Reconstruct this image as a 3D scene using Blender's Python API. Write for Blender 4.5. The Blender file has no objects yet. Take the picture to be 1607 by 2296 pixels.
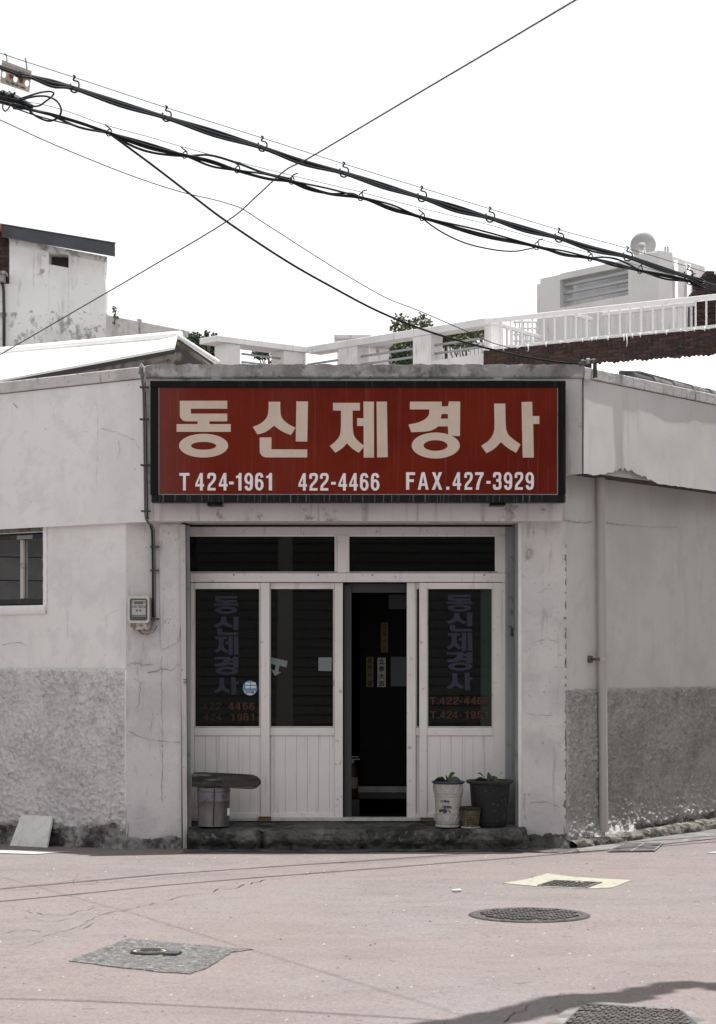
import bpy, math, random
from mathutils import Vector, noise, geometry

random.seed(11)
sc = bpy.context.scene
COL = sc.collection

# ------------------------------------------------------------------ camera, sky, sun, exposure
F, HZ, CX, CAMD, CAMH = 4800.0, 1480.0, 803.5, 17.8, 1.58      # measured on the photograph at 1607 x 2296
cam = bpy.data.cameras.new('camera')
cam.sensor_fit = 'HORIZONTAL'; cam.sensor_width = 24.0
cam.lens = 24.0 * F / 1607.0
cam.shift_y = (HZ - 1148.0) / 1607.0
cam.clip_end = 600.0
cam.dof.use_dof = True; cam.dof.focus_distance = 17.9; cam.dof.aperture_fstop = 6.3
camo = bpy.data.objects.new('camera', cam)
camo.location = (0, -CAMD, CAMH); camo.rotation_euler = (math.radians(90), 0, 0)
COL.objects.link(camo); sc.camera = camo

SUN_H = Vector((0.124, 0.050, 1.0))                             # towards the sun: high, a little to the right and behind the shop
sd = SUN_H.normalized()
sun_el = math.asin(sd.z); sun_az = math.atan2(sd.x, sd.y)
world = bpy.data.worlds.new('World'); sc.world = world; world.use_nodes = True
wn, wl = world.node_tree.nodes, world.node_tree.links
bg = wn['Background']
sky = wn.new('ShaderNodeTexSky'); sky.sky_type = 'NISHITA'; sky.sun_disc = False
sky.sun_elevation = sun_el; sky.sun_rotation = sun_az; sky.dust_density = 0.4; sky.air_density = 1.0
pale = wn.new('ShaderNodeHueSaturation'); pale.inputs['Saturation'].default_value = 0.05      # the camera's white balance leaves the hazy sky almost colourless
wl.new(sky.outputs[0], pale.inputs['Color']); wl.new(pale.outputs[0], bg.inputs[0])
bg.inputs[1].default_value = 0.14
sl = bpy.data.lights.new('sun', 'SUN'); sl.energy = 4.4; sl.angle = math.radians(0.6); sl.color = (1.0, 0.97, 0.945)
so = bpy.data.objects.new('sun', sl); so.rotation_euler = sd.to_track_quat('Z', 'Y').to_euler(); COL.objects.link(so)
vs = sc.view_settings
vs.view_transform = 'Standard'; vs.look = 'None'; vs.exposure = 0.6; vs.gamma = 1.0; vs.use_curve_mapping = False
sc.cycles.use_denoising = True
sc.cycles.max_bounces = 8; sc.cycles.diffuse_bounces = 5; sc.cycles.transparent_max_bounces = 12
sc.cycles.sample_clamp_indirect = 6.0

# ------------------------------------------------------------------ measuring helpers
def P(px, py, y):
    d = y + CAMD
    return Vector(((px - CX) * d / F, y, CAMH - (py - HZ) * d / F))
def PD(px, py, d): return P(px, py, d - CAMD)
def GR(px, py, z=0.0):
    d = (CAMH - z) * F / (py - HZ)
    return Vector(((px - CX) * d / F, d - CAMD, z))
def zg(x, y=0):
    t = max(0.0, -(x + 1.3)); return -0.021 * t if t < 6 else -0.126
class Frame:
    def __init__(s, ox, oy, ux, uy, nx, ny):
        s.o = Vector((ox, oy, 0)); s.u = Vector((ux, uy, 0)); s.n = Vector((nx, ny, 0))
    def pt(s, a, out, z): return s.o + s.u * a + s.n * out + Vector((0, 0, z))
    def px(s, px, py, out=0.0):
        c = Vector((0, -CAMD, CAMH)); r = Vector(((px - CX) / F, 1, -(py - HZ) / F))
        t = (out - (c - s.o).dot(s.n)) / r.dot(s.n)
        p = c + r * t
        return (p - s.o).dot(s.u), p.z
AF = Vector((-1.756, 0, 0)); BF = Vector((1.867, 0, 0))
UL, NL = (-.8, .6), (-.6, -.8)
UR, NR = (.6, .8), (.8, -.6)
LF = Frame(AF.x, AF.y, *UL, *NL); RF = Frame(BF.x, BF.y, *UR, *NR)
LW = Frame(-1.952, 0.2, *UL, *NL); RW = Frame(1.749, 0.2, *UR, *NR)
def FY(y): return Frame(0, y, 1, 0, 0, -1)
WF = FY(0.2)

def fbm(x, y, z, s=1.0, o=4, h=0.8): return noise.fractal(Vector((x * s, y * s, z * s)), h, 2.0, o)

# ------------------------------------------------------------------ materials
def newmat(name):
    m = bpy.data.materials.new(name); m.use_nodes = True
    nt = m.node_tree; b = nt.nodes['Principled BSDF']
    return m, nt, b
def nN(nt, t, **kw):
    n = nt.nodes.new(t)
    for k, v in kw.items(): setattr(n, k, v)
    return n
NK = .68      # the noise keeps close to its mean: narrow every threshold window
def noise_fac(nt, scale, detail=4, rough=.6, lo=.4, hi=.6, stretch=(1, 1, 1), dist=0.0):
    tc = nN(nt, 'ShaderNodeTexCoord'); mp = nN(nt, 'ShaderNodeMapping')
    mp.inputs['Scale'].default_value = stretch
    nt.links.new(tc.outputs['Object'], mp.inputs['Vector'])
    t = nN(nt, 'ShaderNodeTexNoise'); t.inputs['Scale'].default_value = scale
    t.inputs['Detail'].default_value = detail; t.inputs['Roughness'].default_value = rough; t.inputs['Distortion'].default_value = dist
    nt.links.new(mp.outputs[0], t.inputs['Vector'])
    r = nN(nt, 'ShaderNodeMapRange'); r.inputs['From Min'].default_value = .5 + (lo - .5) * NK; r.inputs['From Max'].default_value = .5 + (hi - .5) * NK
    nt.links.new(t.outputs['Fac'], r.inputs['Value'])
    return r.outputs[0], t.outputs['Fac']
def mixc(nt, fac, a, b, k=1.0, mode='MIX'):
    m = nN(nt, 'ShaderNodeMixRGB', blend_type=mode)
    if k != 1.0 and hasattr(fac, 'links'):
        q = nN(nt, 'ShaderNodeMath', operation='MULTIPLY'); q.inputs[1].default_value = k
        nt.links.new(fac, q.inputs[0]); fac = q.outputs[0]
    if hasattr(fac, 'links'): nt.links.new(fac, m.inputs[0])
    else: m.inputs[0].default_value = fac
    for i, c in ((1, a), (2, b)):
        if hasattr(c, 'links'): nt.links.new(c, m.inputs[i])
        else: m.inputs[i].default_value = (*c, 1)
    return m.outputs[0]
def add_bump(nt, b, fac, strength, dist=0.01):
    n = nN(nt, 'ShaderNodeBump'); n.inputs['Strength'].default_value = strength; n.inputs['Distance'].default_value = dist
    nt.links.new(fac, n.inputs['Height']); nt.links.new(n.outputs[0], b.inputs['Normal'])
def mat(name, col, rough=.8, spec=.25, metal=0.0, layers=(), bump=None):
    """layers: (colour, scale, lo, hi, amount, stretch) noise overlays; bump: (scale, strength, distance)."""
    m, nt, b = newmat(name)
    c = col
    for L in layers:
        colr, scale, lo, hi, amt = L[:5]; st = L[5] if len(L) > 5 else (1, 1, 1)
        f, _ = noise_fac(nt, scale, 6, .62, lo, hi, st, L[6] if len(L) > 6 else 0.0)
        c = mixc(nt, f, c, colr, amt)
    if hasattr(c, 'links'): nt.links.new(c, b.inputs['Base Color'])
    else: b.inputs['Base Color'].default_value = (*c, 1)
    b.inputs['Roughness'].default_value = rough; b.inputs['Specular IOR Level'].default_value = spec; b.inputs['Metallic'].default_value = metal
    if bump:
        _, raw = noise_fac(nt, bump[0], 8, .65)
        add_bump(nt, b, raw, bump[1], bump[2])
    return m
def sc3(c, k): return tuple(x * k for x in c)

WALL = (.80, .79, .79)
M = {}
M['plaster'] = mat('plaster', WALL, .9, .15, layers=[(sc3(WALL, .80), 1.1, .42, .62, .55), ((.78, .755, .75), 2.7, .48, .66, .6), (sc3(WALL, .72), 2.2, .60, .80, .35, (3.5, 3.5, .5)), (sc3(WALL, .84), 6, .52, .66, .5), ((.30, .29, .29), 37, .745, .785, .5)], bump=(9, .35, .02))
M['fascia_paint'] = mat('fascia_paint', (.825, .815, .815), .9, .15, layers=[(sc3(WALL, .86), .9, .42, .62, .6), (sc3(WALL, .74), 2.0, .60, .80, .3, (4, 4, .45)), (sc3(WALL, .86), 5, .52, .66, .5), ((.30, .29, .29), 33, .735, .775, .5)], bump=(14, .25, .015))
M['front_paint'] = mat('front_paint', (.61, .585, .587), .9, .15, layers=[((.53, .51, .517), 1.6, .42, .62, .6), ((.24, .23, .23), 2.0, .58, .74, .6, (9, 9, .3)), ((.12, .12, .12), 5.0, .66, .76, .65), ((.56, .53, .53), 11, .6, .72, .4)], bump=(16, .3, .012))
M['band_smooth'] = mat('band_smooth', (.70, .685, .68), .92, .1, layers=[((.61, .595, .59), .9, .42, .62, .6), ((.54, .53, .525), 3.0, .6, .74, .45, (4, 4, .5)), ((.30, .29, .29), 31, .745, .785, .5)])  # bump-free paint of the right wing's band
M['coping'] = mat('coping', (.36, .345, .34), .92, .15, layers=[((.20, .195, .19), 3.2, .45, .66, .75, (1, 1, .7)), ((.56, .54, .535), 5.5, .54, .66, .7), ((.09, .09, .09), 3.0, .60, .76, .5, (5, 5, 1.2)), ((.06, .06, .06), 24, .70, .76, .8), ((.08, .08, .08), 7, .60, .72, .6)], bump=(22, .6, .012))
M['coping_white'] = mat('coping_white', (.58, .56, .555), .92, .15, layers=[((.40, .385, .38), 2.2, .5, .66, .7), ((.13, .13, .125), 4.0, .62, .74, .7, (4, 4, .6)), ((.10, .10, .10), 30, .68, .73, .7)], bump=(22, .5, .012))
M['stucco'] = mat('stucco', (.76, .748, .75), .95, .1, layers=[((.65, .638, .655), 1.0, .40, .62, .6), ((.80, .78, .775), 2.4, .5, .66, .55), ((.38, .37, .38), 7, .60, .74, .4), ((.36, .35, .355), 42, .58, .72, .45)], bump=(46, 1.0, .02))
M['stucco_grey'] = mat('stucco_grey', (.53, .52, .515), .95, .1, layers=[((.33, .322, .318), 1.4, .42, .62, .6), ((.24, .237, .233), 46, .52, .70, .5), ((.33, .325, .32), 7, .50, .70, .55), ((.58, .57, .56), 60, .57, .70, .5)], bump=(46, 1.0, .02))
M['right_wall'] = mat('right_wall', (.63, .622, .618), .93, .12, layers=[((.53, .52, .516), .8, .40, .62, .7), ((.46, .44, .45), 2.2, .58, .78, .3, (3, 3, .5)), ((.55, .54, .535), 5, .52, .66, .5), ((.25, .25, .25), 29, .755, .79, .5)], bump=(14, .2, .012))
M['rubble'] = mat('rubble', (.27, .263, .258), .95, .1, layers=[((.44, .43, .42), 3.0, .52, .66, .8), ((.06, .06, .06), 4.0, .46, .62, .85), ((.035, .035, .035), 14, .56, .70, .7)], bump=(45, .8, .015))
M['step'] = mat('step', (.105, .103, .10), .95, .1, layers=[((.20, .196, .188), 5.0, .50, .68, .7), ((.028, .028, .028), 3.4, .48, .66, .85, (1, 1, .8)), ((.07, .074, .05), 6.0, .60, .70, .5), ((.22, .215, .205), 12, .66, .74, .6), ((.02, .02, .02), 26, .62, .7, .6)], bump=(30, .8, .015))
M['gutter'] = mat('gutter', (.20, .19, .184), .93, .2, layers=[((.11, .105, .10), 6.0, .48, .62, .7), ((.32, .31, .30), 8.0, .58, .70, .6)], bump=(40, .7, .012))
M['kerb'] = mat('kerb', (.19, .18, .165), .95, .15, layers=[((.05, .053, .038), 7.0, .44, .58, .85), ((.34, .325, .30), 9.0, .58, .70, .6), ((.03, .03, .03), 20, .62, .7, .7)], bump=(36, .9, .02))

def road_mat():
    m, nt, b = newmat('road')
    c = (.218, .183, .176)
    f, _ = noise_fac(nt, .35, 4, .6, .40, .62); c = mixc(nt, f, c, (.214, .192, .187), .9)
    f, _ = noise_fac(nt, .9, 5, .6, .48, .70, (1, 2.2, 1)); c = mixc(nt, f, c, (.186, .156, .146), .6)
    f, _ = noise_fac(nt, .55, 7, .72, .54, .76, (1, 1.6, 1), .6); c = mixc(nt, f, c, (.150, .132, .128), .45)
    f, _ = noise_fac(nt, 4.5, 6, .75, .64, .74, (1, 1.5, 1)); c = mixc(nt, f, c, (.140, .122, .118), .5)
    f, _ = noise_fac(nt, 2.6, 6, .7, .50, .72, (1, 2, 1)); c = mixc(nt, f, c, (.172, .150, .145), .6)
    f, _ = noise_fac(nt, 38, 4, .8, .52, .72); c = mixc(nt, f, c, (.115, .098, .094), .7)
    f, _ = noise_fac(nt, 62, 3, .8, .56, .72); c = mixc(nt, f, c, (.33, .30, .29), .55)
    f, _ = noise_fac(nt, 13, 2, .5, .80, .83); c = mixc(nt, f, c, (.06, .053, .05), .45)
    nt.links.new(c, b.inputs['Base Color']); b.inputs['Roughness'].default_value = .9; b.inputs['Specular IOR Level'].default_value = .2
    _, raw = noise_fac(nt, 60, 8, .7); add_bump(nt, b, raw, .55, .012)
    return m
M['road'] = road_mat()
M['patch'] = mat('patch', (.145, .144, .14), .92, .2, layers=[((.055, .055, .053), 30, .50, .64, .8), ((.32, .315, .305), 44, .54, .66, .75)], bump=(70, 1, .015))
M['grit'] = mat('grit', (.46, .45, .44), .9, .2, layers=[((.12, .11, .10), 3, .48, .56, .9)])
M['crack'] = mat('crack', (.055, .045, .042), .95, .1)
M['yellow_paint'] = mat('yellow_paint', (.345, .35, .272), .8, .2, layers=[((.29, .288, .225), 9, .5, .7, .6), ((.21, .19, .17), 18, .58, .68, .7)], bump=(60, .3, .008))
M['white_paint'] = mat('white_paint', (.40, .395, .385), .8, .2, layers=[((.45, .41, .40), 20, .6, .7, .6)])
M['iron'] = mat('iron', (.10, .092, .088), .7, .3, .2, layers=[((.05, .048, .046), 20, .45, .65, .7), ((.17, .155, .148), 11, .55, .68, .7)], bump=(70, .5, .008))
M['iron_dark'] = mat('iron_dark', (.06, .06, .062), .6, .4, .3, layers=[((.13, .12, .11), 16, .5, .68, .6)])
M['sand'] = mat('sand', (.42, .37, .29), .9, .2, layers=[((.30, .26, .2), 40, .5, .65, .6)])
M['frame_white'] = mat('frame_white', (.74, .71, .705), .55, .25, layers=[((.62, .595, .592), 2.0, .45, .68, .5), ((.33, .31, .30), 14, .68, .76, .6), ((.40, .37, .36), 3, .62, .76, .4, (6, 6, .4))], bump=(40, .05, .005))
M['panel_white'] = mat('panel_white', (.74, .715, .712), .55, .25, layers=[((.64, .62, .62), 1.8, .45, .66, .6), ((.36, .34, .335), 3.5, .62, .76, .4, (8, 8, .4))], bump=(30, .05, .005))
M['steel_grey'] = mat('steel_grey', (.27, .28, .29), .5, .4, .3, layers=[((.18, .185, .19), 2.5, .45, .66, .6, (5, 5, .4)), ((.10, .09, .08), 11, .66, .76, .6)])
M['steel_pale'] = mat('steel_pale', (.52, .495, .485), .6, .3, layers=[((.36, .345, .34), 4, .5, .68, .6, (3, 3, .6)), ((.18, .15, .13), 12, .68, .76, .6)], bump=(30, .1, .006))
M['dark_metal'] = mat('dark_metal', (.045, .045, .047), .5, .4, .2, layers=[((.08, .08, .08), 8, .5, .7, .5)])
M['black_gap'] = mat('black_gap', (.02, .02, .02), .9, .1)
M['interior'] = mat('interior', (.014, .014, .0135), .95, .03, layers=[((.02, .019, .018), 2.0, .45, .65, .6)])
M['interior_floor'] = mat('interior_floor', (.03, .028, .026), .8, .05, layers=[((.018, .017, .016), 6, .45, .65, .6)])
M['inner_frame'] = mat('inner_frame', (.05, .05, .053), .6, .3)
M['paper'] = mat('paper', (.40, .395, .38), .9, .1, layers=[((.32, .315, .30), 9, .5, .7, .5)])
M['paper_yellow'] = mat('paper_yellow', (.15, .125, .075), .9, .1, layers=[((.10, .08, .045), 12, .5, .7, .5)])
M['paper_grey'] = mat('paper_grey', (.13, .14, .15), .9, .1)
M['ink'] = mat('ink', (.012, .012, .014), .8, .2)
M['ink_blue'] = mat('ink_blue', (.025, .035, .085), .5, .4)
M['ink_red'] = mat('ink_red', (.32, .05, .035), .7, .2, layers=[((.24, .08, .06), 60, .5, .7, .6)])
M['ink_brown'] = mat('ink_brown', (.06, .045, .035), .8, .2)
M['vinyl_violet'] = mat('vinyl_violet', (.034, .033, .054), .6, .2, layers=[((.024, .023, .040), 9, .5, .7, .6)])
M['vinyl_red'] = mat('vinyl_red', (.072, .026, .018), .6, .2, layers=[((.05, .018, .013), 12, .5, .7, .6)])
M['vinyl_red_faded'] = mat('vinyl_red_faded', (.035, .018, .014), .6, .2, layers=[((.025, .02, .018), 10, .44, .58, .9)])
M['vinyl_clear'] = mat('vinyl_clear', (.175, .205, .21), .6, .2, layers=[((.16, .20, .21), 20, .5, .7, .6)])
M['sticker_blue'] = mat('sticker_blue', (.13, .25, .44), .5, .3, layers=[((.19, .33, .50), 22, .5, .64, .7)])
M['sticker_white'] = mat('sticker_white', (.62, .64, .64), .5, .3)

def sign_mat():
    m, nt, b = newmat('sign_red')
    c = (.158, .017, .007)
    f, _ = noise_fac(nt, 1.2, 4, .6, .42, .64); c = mixc(nt, f, c, (.118, .012, .006), .8)
    f, _ = noise_fac(nt, 1.6, 6, .7, .60, .74, (16, 16, .35)); c = mixc(nt, f, c, (.22, .08, .065), .28)
    f, _ = noise_fac(nt, 3.5, 6, .7, .62, .72, (20, 20, .5)); c = mixc(nt, f, c, (.20, .07, .06), .22)
    nt.links.new(c, b.inputs['Base Color']); b.inputs['Roughness'].default_value = .10; b.inputs['Specular IOR Level'].default_value = .22
    return m
M['sign_red'] = sign_mat()
M['sign_cream'] = mat('sign_cream', (.60, .50, .415), .5, .3, layers=[((.52, .425, .35), 3, .45, .66, .6), ((.63, .56, .50), 2.5, .6, .72, .4, (14, 14, .5))])
M['sign_white'] = mat('sign_white', (.78, .76, .77), .5, .3, layers=[((.66, .64, .65), 5, .5, .7, .6)])
M['sign_black'] = mat('sign_black', (.006, .0065, .0065), .35, .12, layers=[((.03, .033, .035), 2.0, .58, .72, .6, (14, 14, .3))])
def drip_mat():
    m, nt, b = newmat('sign_black_dripped')
    f, _ = noise_fac(nt, 2.4, 6, .7, .56, .72, (17, 17, .25))
    c = mixc(nt, f, (.010, .011, .012), (.22, .245, .28), .85)
    nt.links.new(c, b.inputs['Base Color']); b.inputs['Roughness'].default_value = .5; b.inputs['Specular IOR Level'].default_value = .12
    return m
M['sign_drip'] = drip_mat()

def glass_mat(name, tint, ior=1.5, gain=1.0, wob=.0):
    m, nt, b = newmat(name); nt.nodes.remove(b)
    out = nt.nodes['Material Output']
    tr = nN(nt, 'ShaderNodeBsdfTransparent'); tr.inputs[0].default_value = (*tint, 1)
    gl = nN(nt, 'ShaderNodeBsdfGlossy'); gl.inputs['Roughness'].default_value = .01
    fr = nN(nt, 'ShaderNodeFresnel'); fr.inputs['IOR'].default_value = ior
    mu = nN(nt, 'ShaderNodeMath', operation='MULTIPLY', use_clamp=True); mu.inputs[1].default_value = gain
    mx = nN(nt, 'ShaderNodeMixShader')
    if wob:
        _, raw = noise_fac(nt, 2.2, 2, .5)
        bp = nN(nt, 'ShaderNodeBump'); bp.inputs['Strength'].default_value = wob; bp.inputs['Distance'].default_value = .01
        nt.links.new(raw, bp.inputs['Height']); nt.links.new(bp.outputs[0], gl.inputs['Normal'])
    nt.links.new(fr.outputs[0], mu.inputs[0]); nt.links.new(mu.outputs[0], mx.inputs[0])
    nt.links.new(tr.outputs[0], mx.inputs[1]); nt.links.new(gl.outputs[0], mx.inputs[2]); nt.links.new(mx.outputs[0], out.inputs['Surface'])
    return m
M['glass'] = glass_mat('glass', (.50, .56, .54), 1.5, 1.1, .006)
M['glass_dark'] = glass_mat('glass_dark', (.30, .32, .32), 1.5, .8, .006)

M['pvc'] = mat('pvc', (.45, .425, .415), .5, .35, layers=[((.38, .36, .355), 2, .45, .68, .6, (4, 4, .4))])
M['meter_shell'] = mat('meter_shell', (.60, .56, .53), .5, .35, layers=[((.48, .44, .41), 20, .55, .7, .5)])
M['meter_dirty'] = mat('meter_dirty', (.52, .46, .43), .7, .3, layers=[((.14, .11, .10), 28, .46, .58, .8)])
M['meter_glass'] = mat('meter_glass', (.03, .036, .036), .12, .5)
M['meter_face'] = mat('meter_face', (.40, .41, .40), .4, .4, layers=[((.33, .34, .33), 50, .5, .7, .5)])
M['meter_lcd'] = mat('meter_lcd', (.10, .115, .10), .3, .4)
M['cable_black'] = mat('cable_black', (.010, .012, .014), .5, .25, layers=[((.022, .025, .028), 14, .5, .7, .6)])
M['cable_grey'] = mat('cable_grey', (.11, .11, .112), .5, .4)
M['cable_pale'] = mat('cable_pale', (.34, .335, .33), .5, .4, layers=[((.10, .10, .10), 18, .5, .62, .8)])
M['wire_thin'] = mat('wire_thin', (.025, .025, .026), .6, .2)
M['wood_old'] = mat('wood_old', (.055, .052, .049), .9, .1, layers=[((.024, .023, .022), 5, .45, .62, .8, (1, 1, 6)), ((.17, .165, .155), 6, .56, .70, .7, (.6, .6, 4)), ((.36, .35, .34), 15, .74, .77, .8)], bump=(26, .6, .01))
M['wood_block'] = mat('wood_block', (.16, .115, .06), .8, .2, layers=[((.09, .062, .03), 18, .45, .62, .8, (.4, 1, 5))])
M['can_steel'] = mat('can_steel', (.16, .157, .157), .38, .4, .6, layers=[((.11, .108, .11), 5, .45, .66, .6), ((.16, .15, .15), 22, .62, .72, .6)], bump=(8, .08, .01))
M['can_band'] = mat('can_band', (.16, .16, .19), .42, .4, .5, layers=[((.12, .12, .145), 8, .45, .66, .6)])
M['ceramic'] = mat('ceramic', (.40, .388, .36), .35, .35, layers=[((.33, .315, .29), 6, .45, .66, .6), ((.27, .25, .22), 24, .64, .74, .5)])
M['ceramic_rim'] = mat('ceramic_rim', (.04, .045, .065), .3, .5)
M['plastic_black'] = mat('plastic_black', (.018, .0185, .020), .55, .2, layers=[((.028, .028, .03), 6, .45, .66, .6), ((.13, .12, .11), 30, .66, .74, .5)])
M['plastic_brown'] = mat('plastic_brown', (.04, .038, .034), .6, .25, layers=[((.06, .056, .05), 9, .45, .66, .6)])
M['wicker'] = mat('wicker', (.105, .088, .052), .8, .2, layers=[((.05, .042, .028), 22, .45, .62, .8), ((.26, .20, .13), 30, .62, .72, .6)], bump=(60, .5, .008))
M['moss'] = mat('moss', (.04, .04, .026), .95, .1, layers=[((.03, .03, .018), 22, .45, .62, .8)])
M['saucer'] = mat('saucer', (.42, .415, .40), .5, .4, layers=[((.26, .25, .24), 9, .5, .66, .7)])
M['soil'] = mat('soil', (.04, .034, .028), .95, .1, bump=(50, .8, .02))
M['leaf_dark'] = mat('leaf_dark', (.045, .075, .042), .5, .35, layers=[((.03, .052, .03), 20, .45, .62, .7)])
M['leaf'] = mat('leaf', (.075, .11, .06), .7, .2, layers=[((.045, .075, .038), 2.5, .42, .60, .8), ((.10, .125, .06), 6, .6, .72, .5)])
M['leaf_autumn'] = mat('leaf_autumn', (.085, .105, .05), .6, .2, layers=[((.17, .13, .05), 2.2, .5, .64, .5), ((.05, .075, .03), 5, .5, .65, .6)])
M['bark'] = mat('bark', (.09, .075, .06), .9, .1)
M['marble'] = mat('marble', (.70, .70, .685), .35, .45, layers=[((.58, .575, .56), 5, .47, .60, .7, (1, 2, 1), 1.6), ((.48, .47, .45), 8, .62, .72, .6, (1, 1, 1), 2.0)])
M['marble_edge'] = mat('marble_edge', (.36, .345, .31), .8, .2, layers=[((.20, .19, .17), 20, .5, .65, .7)])
M['ext_red'] = mat('ext_red', (.035, .010, .008), .45, .2)
M['label_white'] = mat('label_white', (.16, .155, .15), .6, .3)
M['far_white'] = mat('far_white', (.86, .855, .85), .9, .15, layers=[((.70, .695, .685), 1.1, .46, .66, .7), ((.42, .41, .39), 2.2, .60, .74, .6, (3, 3, .6)), ((.25, .24, .22), 7, .66, .74, .7)], bump=(12, .4, .02))
M['far_white_stained'] = mat('far_white_stained', (.86, .855, .85), .9, .15, layers=[((.68, .67, .655), 1.4, .46, .64, .8), ((.25, .24, .22), 3.2, .57, .68, .75, (1.5, 1.5, .8)), ((.14, .13, .12), 9, .60, .70, .6)], bump=(14, .5, .02))
M['far_grey'] = mat('far_grey', (.44, .43, .42), .9, .15, layers=[((.36, .355, .345), 2.2, .48, .64, .8, (3, 3, .6)), ((.16, .155, .15), 6, .6, .72, .7)], bump=(14, .5, .02))
M['balustrade'] = mat('balustrade', (.76, .755, .745), .9, .15, layers=[((.62, .615, .605), 1.6, .46, .66, .7), ((.38, .375, .365), 5, .62, .74, .6, (3, 3, .5))])
M['penthouse'] = mat('penthouse', (.68, .675, .67), .9, .15, layers=[((.58, .575, .57), 1.2, .46, .66, .7), ((.46, .45, .44), 4, .64, .76, .5, (3, 3, .4))])
M['rail_white'] = mat('rail_white', (.80, .795, .79), .5, .3, layers=[((.62, .61, .60), 7, .55, .7, .6)])
M['pipe_grey'] = mat('pipe_grey', (.36, .375, .40), .4, .4, .3)
M['roof_white'] = mat('roof_white', (.80, .80, .79), .6, .3, layers=[((.70, .70, .69), 1.2, .5, .7, .6)])
M['roof_dark'] = mat('roof_dark', (.045, .048, .058), .5, .4, .2, layers=[((.07, .073, .083), 3, .45, .66, .6)])
M['sheet_under'] = mat('sheet_under', (.10, .10, .105), .7, .2)
M['tile_grey'] = mat('tile_grey', (.15, .148, .14), .85, .2, layers=[((.08, .078, .074), 8, .45, .62, .7), ((.26, .25, .24), 12, .6, .72, .6)])
M['broken_core'] = mat('broken_core', (.105, .090, .080), .95, .1, layers=[((.05, .043, .038), 14, .46, .62, .8), ((.22, .20, .185), 9, .58, .7, .6)], bump=(40, .9, .02))
M['timber'] = mat('timber', (.20, .18, .155), .9, .1, layers=[((.07, .06, .05), 6, .45, .62, .8)])
M['terracotta'] = mat('terracotta', (.40, .12, .05), .8, .2)
M['mortar'] = mat('mortar', (.085, .078, .075), .95, .1, layers=[((.20, .185, .18), 9, .55, .7, .6)])
BR = [mat('brick_%d' % i, c, .9, .15, layers=[(sc3(c, .6), 9, .45, .66, .7), (sc3(c, 1.6), 14, .62, .74, .5)], bump=(40, .5, .01)) for i, c in enumerate([(.070, .040, .034), (.056, .033, .029), (.086, .048, .040), (.050, .036, .033)])]
M['lime'] = mat('lime', (.74, .735, .72), .9, .1)
M['dish'] = mat('dish', (.32, .32, .316), .6, .3, layers=[((.36, .36, .355), 3, .45, .66, .6)])
M['siding'] = mat('siding', (.22, .235, .22), .85, .1, layers=[((.18, .192, .182), 1.5, .45, .66, .7, (.4, 1, 4))])
M['block_grey'] = mat('block_grey', (.10, .10, .10), .95, .05, layers=[((.07, .07, .07), 2, .45, .65, .6)])
M['siding_gap'] = mat('siding_gap', (.075, .08, .075), .95, .05)
M['concrete_pole'] = mat('concrete_pole', (.62, .62, .60), .9, .2)
M['warn_plate'] = mat('warn_plate', (.52, .475, .42), .6, .3, layers=[((.44, .39, .34), 12, .5, .68, .6)])
M['grime'] = mat('grime', (.20, .195, .19), .95, .1, layers=[((.30, .29, .285), 6, .45, .62, .7)])
M['patch_plaster'] = mat('patch_plaster', (.60, .585, .59), .92, .12, layers=[((.50, .485, .495), 2, .45, .66, .8), ((.66, .635, .63), 3.5, .56, .68, .5), ((.34, .325, .325), 5, .64, .78, .5, (3, 3, .5)), ((.18, .175, .175), 30, .68, .74, .5)], bump=(16, .5, .015))
M['window_dark'] = mat('window_dark', (.05, .05, .052), .5, .3)

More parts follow.
